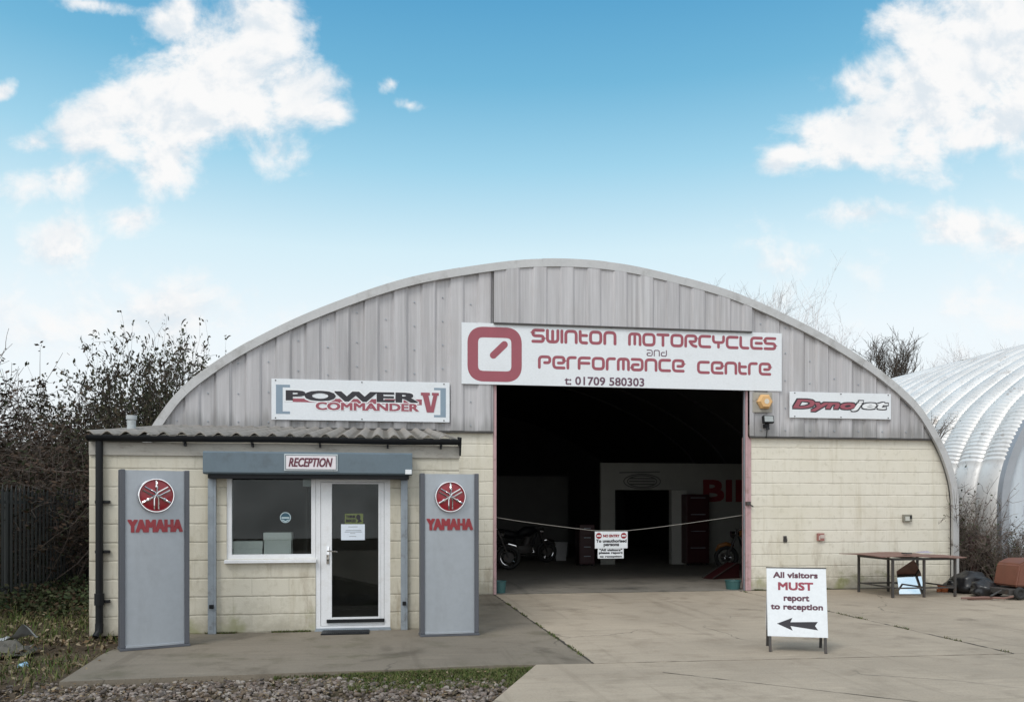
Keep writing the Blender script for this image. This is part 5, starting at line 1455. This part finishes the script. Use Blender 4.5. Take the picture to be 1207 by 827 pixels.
shr = [(0, (-6.9, 1.2, 0), 0, (1.0, 1.0, 0.72), 'brown bramble thicket at the left picture edge behind the palisade'),
       (1, (-6.7, 4.4, 0), 1.1, (1.0, 1.1, 0.74), 'brown thicket filling the gap behind the middle of the palisade'),
       (0, (-8.8, 2.6, 0), 2.2, (1.0, 1.2, 0.90), 'taller tangled thicket behind the left edge brambles'),
       (1, (-6.8, 7.6, 0), 3.0, (1.0, 1.1, 0.72), 'dense dark thicket left of the reception corner'),
       (0, (-9.4, 7.0, 0), 4.0, (1.3, 1.2, 1.01), 'dim thicket further back behind the palisade brambles'),
       (2, (-4.95, 4.0, 0), .5, (.56, .7, 1.06), 'tall leafy bush with drooping seed heads behind the reception roof'),
       (2, (-5.45, 5.6, 0), 2.5, (.62, .7, 0.99), 'leafy dark bush behind and left of the tall bush'),
       (1, (-4.9, 3.4, 0), 2.0, (.55, .8, 0.74), 'low dark thicket between fence and reception side wall'),
       (1, (-9.2, -.6, 0), 2.9, (1.1, 1.0, 0.79), 'brown thicket nearest the yard, cut by the left picture edge'),
       (0, (-7.4, 9.8, 0), 5.0, (1.2, 1.2, 0.94), 'brown thicket far back between fence and workshop side'),
       (1, (-10.4, 3.4, 0), 3.6, (1.2, 1.2, 1.01), 'dark thicket deepest at the left picture edge'),
       (1, (-7.2, 11.5, 0), .9, (1.3, 1.3, 0.92), 'distant thicket closing the gap beside the workshop')]
for k, loc, rz, sc, lab in shr: shrub(k, loc, rz, sc, lab)
# overhanging boughs at the top left edge of the view come from a tree in the hedge
place_tree('hedge_tree', 'thin bare hedge tree reaching branches in from the left edge', (-8.0, .2, 0), 77, 4.9, m_bark2, None, width=2.6, nl=12, nb=6, nt=4, r0=.06, twig=.006)

# brambles in front of the second hut
SHR.append(shrub_meshes(51, 1.9, .6, 110, 1500, .06, arching=.5, twig=.005, m_l=m_leafgreen))
shrub(3, (11.62, .45, 0), 0, (.7, .8, .95), 'green-leaved bramble growing in the gap between workshop and hut', 'brambles by the hut')
shrub(3, (12.05, -.35, 0), 1.7, (.75, .6, .62), 'lower green bramble in front of the silver hut wall', 'brambles by the hut')
shrub(3, (11.85, 1.35, 0), 3.0, (.7, .8, 1.25), 'taller bare bramble deeper in the gap beside the workshop', 'brambles by the hut')
shrub(3, (11.6, 2.6, 0), 4.4, (.8, 1.0, 1.3), 'rearmost dark bramble closing the gap beside the workshop', 'brambles by the hut')
SHR.append(shrub_meshes(53, 1.0, .5, 22, 200, .05, arching=.5, twig=.003, m_l=m_leafdark))
shrub(4, (AX + 7.5, .5, 2.95), .3, (.5, .6, .5), 'dry creeper tuft sprouting over the right haunch of the workshop roof', 'brambles by the hut')

# palisade fence: vertical pales with pointed tops, two rails, posts
FXN = -5.68
fen = thing('palisade_fence', 'dark steel palisade fence running back along the left boundary', 'fence', (FXN, 0, 0))
y = -3.6; first = None; H_ = 1.88; npost = 0
mb = MB()
for z in (.30, 1.62): mb.box(FXN - .045, FXN - .01, -3.7, 9.0, z, z + .05)
mb.build('rails', m_fence, fen)
while y < 9.0:
    mb = MB()
    mb.prism([(FXN - .008, y, .05), (FXN + .012, y + .02, .05), (FXN + .012, y + .05, .05), (FXN - .008, y + .07, .05)], (0, 0, H_ - .12))
    mb.prism([(FXN - .002, y + .003, H_ - .0695), (FXN - .002, y + .067, H_ - .0695), (FXN - .002, y + .035, H_ + .03)], (.008, 0, 0))
    mb.build('pale', m_fence, fen); y += .155
for yp in (-3.65, -.9, 1.85, 4.6, 7.35):
    mb = MB(); mb.box(FXN - .11, FXN - .05, yp - .05, yp + .05, 0, 1.8); mb.build('post', m_fence, fen)

# ================================================================== GROUND COVER
def edge_x(y):  # left edge of yard slab
    t = (y - yard_l0[1]) / (-25 - yard_l0[1]); return 1.49 + (-6.2 - 1.49) * t


rng = random.Random(101)
mb = MB(); count = 0
base_ico = bmesh.new(); bmesh.ops.create_icosphere(base_ico, subdivisions=1, radius=1.0); icov = [v.co.copy() for v in base_ico.verts]; icof = [[v.index for v in f.verts] for f in base_ico.faces]; base_ico.free()
while count < 9000:
    x = rng.uniform(-4.6, 1.5); y = rng.uniform(-9.0, -6.8)
    if x > edge_x(y) - .02: continue
    if y > -6.93 + .02 * (x + 2.8) - .03 and x > -2.9: continue
    dens = .25 if x < -3.0 else (1.0 if y < -7.05 else .5)
    if x > -.2 and y > -7.3 - .2 * mnoise.noise((x * 2, y * 2, 9)): dens *= .22
    dens *= .35 + 1.5 * max(0, min(.55, mnoise.noise((x * 1.7, y * 1.7, 4)) + .4))
    if rng.random() > dens: continue
    s = rng.choice((.010, .013, .016, .019, .023, .028)) * rng.uniform(.8, 1.2); m3 = Matrix.Rotation(rng.uniform(0, 6.28), 3, 'Z') @ Matrix.Rotation(rng.uniform(-.5, .5), 3, 'X')
    off = Vector((x, y, -.045 + s * rng.uniform(.1, .6))); sq = Vector((rng.uniform(.7, 1.3), rng.uniform(.7, 1.2), rng.uniform(.45, .8)))
    vs = [mb.bm.verts.new(off + m3 @ Vector((c.x * sq.x * s * rng.uniform(.8, 1.15), c.y * sq.y * s * rng.uniform(.8, 1.15), c.z * sq.z * s * rng.uniform(.8, 1.15)))) for c in icov]
    for f in icof: mb.bm.faces.new([vs[i] for i in f])
    count += 1
me = bpy.data.meshes.new('gravel'); mb.bm.to_mesh(me); mb.bm.free(); tag(link('gravel', me, m_stone), 'loose grey and pinkish gravel in front of the concrete apron', 'gravel', kind='stuff')


def blades(name, label, n, region, hmin, hmax, seed, lean=.5, wid=.006):
    rng = random.Random(seed); mb = MB(); c = 0; tries = 0
    while c < n and tries < n * 30:
        tries += 1
        p = region(rng)
        if p is None: continue
        x, y, z = p; h = rng.uniform(hmin, hmax); a = rng.uniform(0, 6.28); w = wid * rng.uniform(.6, 1.4); d = Vector((math.cos(a), math.sin(a), 0)); s = Vector((-d.y, d.x, 0)) * w
        b = Vector((x, y, z)); m_ = b + d * h * lean * .3 + Vector((0, 0, h * .6)); t = b + d * h * lean + Vector((0, 0, h))
        v = [mb.bm.verts.new(q) for q in (b - s, b + s, m_ + s * .7, m_ - s * .7, t)]
        mb.bm.faces.new((v[0], v[1], v[2], v[3])); mb.bm.faces.new((v[3], v[2], v[4])); c += 1
    me = bpy.data.meshes.new(name); mb.bm.to_mesh(me); mb.bm.free(); return tag(link(name, me, m_grass), label, 'grass', kind='stuff')


def strip_region(rng):
    x = rng.uniform(-1.0, 1.5); y = rng.uniform(-7.6, -6.78)
    if x > edge_x(y) + .02 or y > -6.80 + .0 * x: return None
    e = edge_x(y) - x
    # thick along the apron and slab edges, patchy elsewhere
    f = max(math.exp(-((-6.8 - y) / (.55 if x > -.3 else .12))), math.exp(-(e / .3)) if x > .3 else 0) * (1 if x > -.4 else .3)
    f *= .4 + .9 * max(0, mnoise.noise((x * 3, y * 3, 1)) + .3)
    return (x, y, -.05) if rng.random() < f else None


blades('grass_strip', 'mossy grass strip between the gravel and the concrete slab', 26000, strip_region, .012, .05, 1, .8, .004)


def verge_z(x, y): return -.035 + .05 * mnoise.noise((x * 1.3, y * 1.3, 0)) + max(0, min(1, (-3.2 - x) / 2.2)) * .10


def verge_region(rng):
    x = rng.uniform(-7.5, -2.9); y = rng.uniform(-8.5, 1.0)
    if y > EY and x > EXL - .03: return None
    f = mnoise.noise((x * 1.1, y * 1.1, 5)) + .25 + (.35 if y > -4.5 else 0)
    if x < -5.6: f += .2
    return (x, y, verge_z(x, y)) if rng.random() < f else None


blades('verge_grass', 'rough grass growing through leaf litter on the left verge', 15000, verge_region, .03, .13, 2, .8, .005)
rng = random.Random(8); mb = MB(); c = 0
while c < 7000:
    x = rng.uniform(-7, -2.7) if c < 5800 else rng.uniform(-3, 1.0); y = rng.uniform(-8.8, .5) if c < 5800 else rng.uniform(-8.6, -6.95)
    if c >= 5800 and x > edge_x(y) - .05: continue
    if (y > EY - .05 and x > EXL - .02) or (y > -6.95 and x > -2.8): continue
    if -2.95 < x < -2.7 and c < 5800 and rng.random() < .7: continue
    z = (verge_z(x, y) if x < -2.9 else -.035) + rng.uniform(.005, .03); s = rng.uniform(.015, .05) if c < 5800 else rng.uniform(.008, .02); a = Vector((rng.uniform(-1, 1), rng.uniform(-1, 1), rng.uniform(-.5, .5))).normalized(); b = a.cross(Vector((rng.uniform(-.4, .4), rng.uniform(-.4, .4), 1))).normalized(); p = Vector((x, y, z + .01))
    mb.quad(p - a * s, p + b * s * .5, p + a * s, p - b * s * .5 + Vector((0, 0, s * .3))); c += 1
me = bpy.data.meshes.new('leaf_litter'); mb.bm.to_mesh(me); mb.bm.free(); tag(link('leaf_litter', me, m_litter), 'dead leaves and twigs scattered over the left verge', 'leaf litter', kind='stuff')
# ivy-like low growth at the foot of the fence
rng = random.Random(18); mb = MB()
pts = [Vector((rng.uniform(-6.2, -4.0), rng.uniform(-2.6, 1.5), .1 + rng.uniform(0, .14))) for _ in range(260)]
leaves(mb, pts, rng, 5000, .09, .07)
me = bpy.data.meshes.new('ground_ivy'); mb.bm.to_mesh(me); mb.bm.free(); tag(link('ground_ivy', me, m_leafgreen), 'low dark green ground cover at the foot of the palisade', 'ground cover', kind='stuff')

def weed_region(rng):
    k = rng.choice((0, 0, 1, 1, 2, 3))
    if k == 0: x, y = rng.uniform(6.95, 8.6), -.015 - abs(rng.gauss(0, .015))
    elif k == 1: x, y = rng.uniform(EXL, -.85), EY - .015 - abs(rng.gauss(0, .012))
    elif k == 2: x, y = JX + rng.gauss(0, .012), rng.uniform(-6.9, -.1)
    else: y = rng.uniform(-6.8, -.1); x = 1.98 - .013 * y + rng.gauss(0, .012)
    return (x, y, 0) if mnoise.noise((x * 2.1, y * 2.1, 8)) > .12 else None


blades('joint_weeds', 'small weeds and moss tufts in the slab joints and along the wall foot', 2600, weed_region, .006, .032, 3, .9, .004)
# litter and rubble on the verge
x, y = gr(27, 789, -.02); rng = random.Random(4)
mb = MB(); n = 12
pr4 = [[(x + (r_ + rng.uniform(-.006, .006)) * math.cos(2 * math.pi * k / n), y + l_, .02 + (r_ + rng.uniform(-.006, .006)) * math.sin(2 * math.pi * k / n)) for k in range(n)] for r_, l_ in ((.012, -.062), (.030, -.055), (.033, -.02), (.025, .01), (.033, .04), (.028, .06), (.01, .062))]
for r_ in pr4: r_.append(r_[0])
mb.grid(pr4); tag(top_mesh(mb.build('crushed_can', mat('pale_blue_can', (.30, .48, .62), .35, .25, 30, metal=.3)), (x, y, -.02)), 'crushed pale blue drinks can on the leafy verge', 'can')
x, y = gr(12, 768, .0)
mb = MB(); rows = []
for j in range(9):
    rows.append([(x - .5 + .72 * i / 12, y - .2 + .5 * j / 8, verge_z(x, y) - .03 + .16 * max(0, math.sin(math.pi * i / 12) * math.sin(math.pi * j / 8)) ** .6 * (.35 + 1.5 * abs(mnoise.noise((i * .8, j * .8, 2))))) for i in range(13)])
mb.grid(rows); tag(top_mesh(mb.build('rubble_heap', mat('grey_rubble', (.10, .095, .082), .9, .25, 6, bump=.6)), (x, y, 0)), 'low grey heap of rubble under plastic at the left picture edge', 'rubble')
x, y = gr(30, 757, .05); mb = MB()
rows = [[(x - .32 + .42 * i / 10, y + .16 * j / 4, .08 + .18 * math.exp(-((i - 7) / 2.2) ** 2) * (1 - j / 5) + .05 * mnoise.noise((i * .7, j * .9, 7))) for i in range(11)] for j in range(5)]
mb.grid(rows); tag(top_mesh(mb.build('plastic_sheet', mat('torn_plastic', (.36, .37, .37), .4, .2, 12), smooth=True), (x, y, .1)), 'torn pale plastic sheet caught on the rubble heap', 'plastic sheet')

# ================================================================== RIGHT HAND PILE
x, y = gr(1203, 704)
t_ = thing('orange_machine', 'old orange engine cowl on a dark trolley beside the silver hut', 'machine', (x, y, 0)); t_.scale = (.85, .85, .85)
mo = mat('faded_orange_paint', (.15, .056, .034), .55, .2, 6, dirt=(.16, .07, .04), dirt_amt=.5)
mb = MB(); A0 = y - .3
mb.prism([(x - .36, A0, .25), (x + .5, A0, .22), (x + .62, A0, .62), (x + .45, A0, .80), (x - .05, A0, .80), (x - .27, A0, .70)], (0, .65, 0)); es = [e for e in mb.bm.edges]; bmesh.ops.bevel(mb.bm, geom=es, offset=.035, segments=3, affect='EDGES'); cow = mb.build('cowl', mo, t_, smooth=40)
for k in range(5):
    mb = MB(); mb.box(x + .12, x + .42, A0 - .010, A0 - .001, .36 + k * .06, .385 + k * .06, .003); mb.build('vent_slat', m_black, cow)
mb = MB(); mb.box(x - .14, x + .04, A0 - .008, A0 - .001, .33, .43, .002, Matrix.Translation((x, 0, .38)) @ Matrix.Rotation(R(-18), 4, 'Y') @ Matrix.Translation((-x, 0, -.38))); mb.build('data_plate', mat('pale_plate', (.3, .27, .23), .5, .1), cow)
mb = MB(); mb.box(x - .55, x + .7, A0 - .05, y + .4, .10, .21, .01); mb.tube([(x - .6, A0 + .1, .18), (x - 1.0, A0 - .1, .09)], .02, 8)
mb.build('chassis', m_darksteel, t_)
for xx in (x - .35, x + .5):
    mb = MB(); mb.ring((xx, A0 - .09, .13), (0, 1, 0), .085, .042, 24, 8); mb.cyl((xx, A0 - .11, .13), (xx, A0 - .06, .13), .06, 14); mb.build('wheel', m_tyre, t_, smooth=40)
mb = MB(); mb.tube([(x + .02, A0 - .02, .28), (x - .02, A0 - .05, .6), (x + .1, A0 - .02, .83), (x + .35, A0 + .1, .90), (x + .7, A0 + .2, .85)], .014, 8); mb.build('hose', mat('yellow_hose', (.42, .32, .08), .5, .1), t_, smooth=True)
# black bags and scrap
rng = random.Random(14)
for (px, py, s, lab) in ((1152, 699, .30, 'black rubbish bag slumped beside the orange machine'), (1136, 698, .22, 'smaller black bag against the end of the workshop wall'), (1170, 703, .22, 'flat black bag under the front of the orange machine')):
    x, y = gr(px, py); y += .15; mb = MB()
    bmesh.ops.create_icosphere(mb.bm, subdivisions=3, radius=1)
    for v in mb.bm.verts:
        nn = 1 + .35 * mnoise.noise(v.co * 2.3 + Vector((px, 0, 0))) + .12 * mnoise.noise(v.co * 7); v.co = Vector((x + v.co.x * s * 1.2 * nn, y + v.co.y * s * .9 * nn, max(0.0, s * .5 + v.co.z * s * .75 * nn)))
    tag(top_mesh(mb.build('rubbish_bag', mat('black_bag_' + str(px), (.014, .014, .016), .3, .1, 6), smooth=True), (x, y, 0)), lab, 'rubbish bag', 'black bags by the hut')
x, y = gr(1141, 697); y += -.05
mb = MB(); mb.cyl((x, y, .0), (x, y, .19), .036, 14); mb.cyl((x, y, .19), (x, y, .25), .036, 14, .014); mb.cyl((x, y, .25), (x, y, .28), .016, 12)
tag(top_mesh(mb.build('plastic_bottle', mat('clear_pale_plastic', (.55, .58, .6), .3, .1), smooth=40), (x, y, 0)), 'pale plastic bottle among the black bags', 'bottle')
x, y = 11.93, .1
t_ = thing('red_panel', 'dark red steel panel leaning behind the brambles by the hut', 'panel', (x, y, 0), R(-6))
mt = Matrix.Rotation(R(-8), 4, 'X')
mb = MB(); mb.box(-.32, .26, -.015, .015, 0, 1.02, .004, mt); mb.build('sheet', m_redpaint, t_, local=True)
for xx in (-.31, .25):
    mb = MB(); mb.box(xx - .02, xx + .02, -.03, -.016, 0, 1.03, .003, mt); mb.build('edge_rib', m_redpaint, t_, local=True)
x, y = gr(1160, 707); mb = MB(); mb.tube([(x - .35, y + .1, .03), (x, y, .05), (x + .3, y - .1, .04), (x + .5, y - .05, .06)], .018, 8); mb.box(x - .2, x + .25, y + .1, y + .16, .0, .04, .004)
tag(top_mesh(mb.build('scrap_bar', m_rustbrown), (x, y, 0)), 'rusty scrap bar lying on the concrete before the black bags', 'scrap')
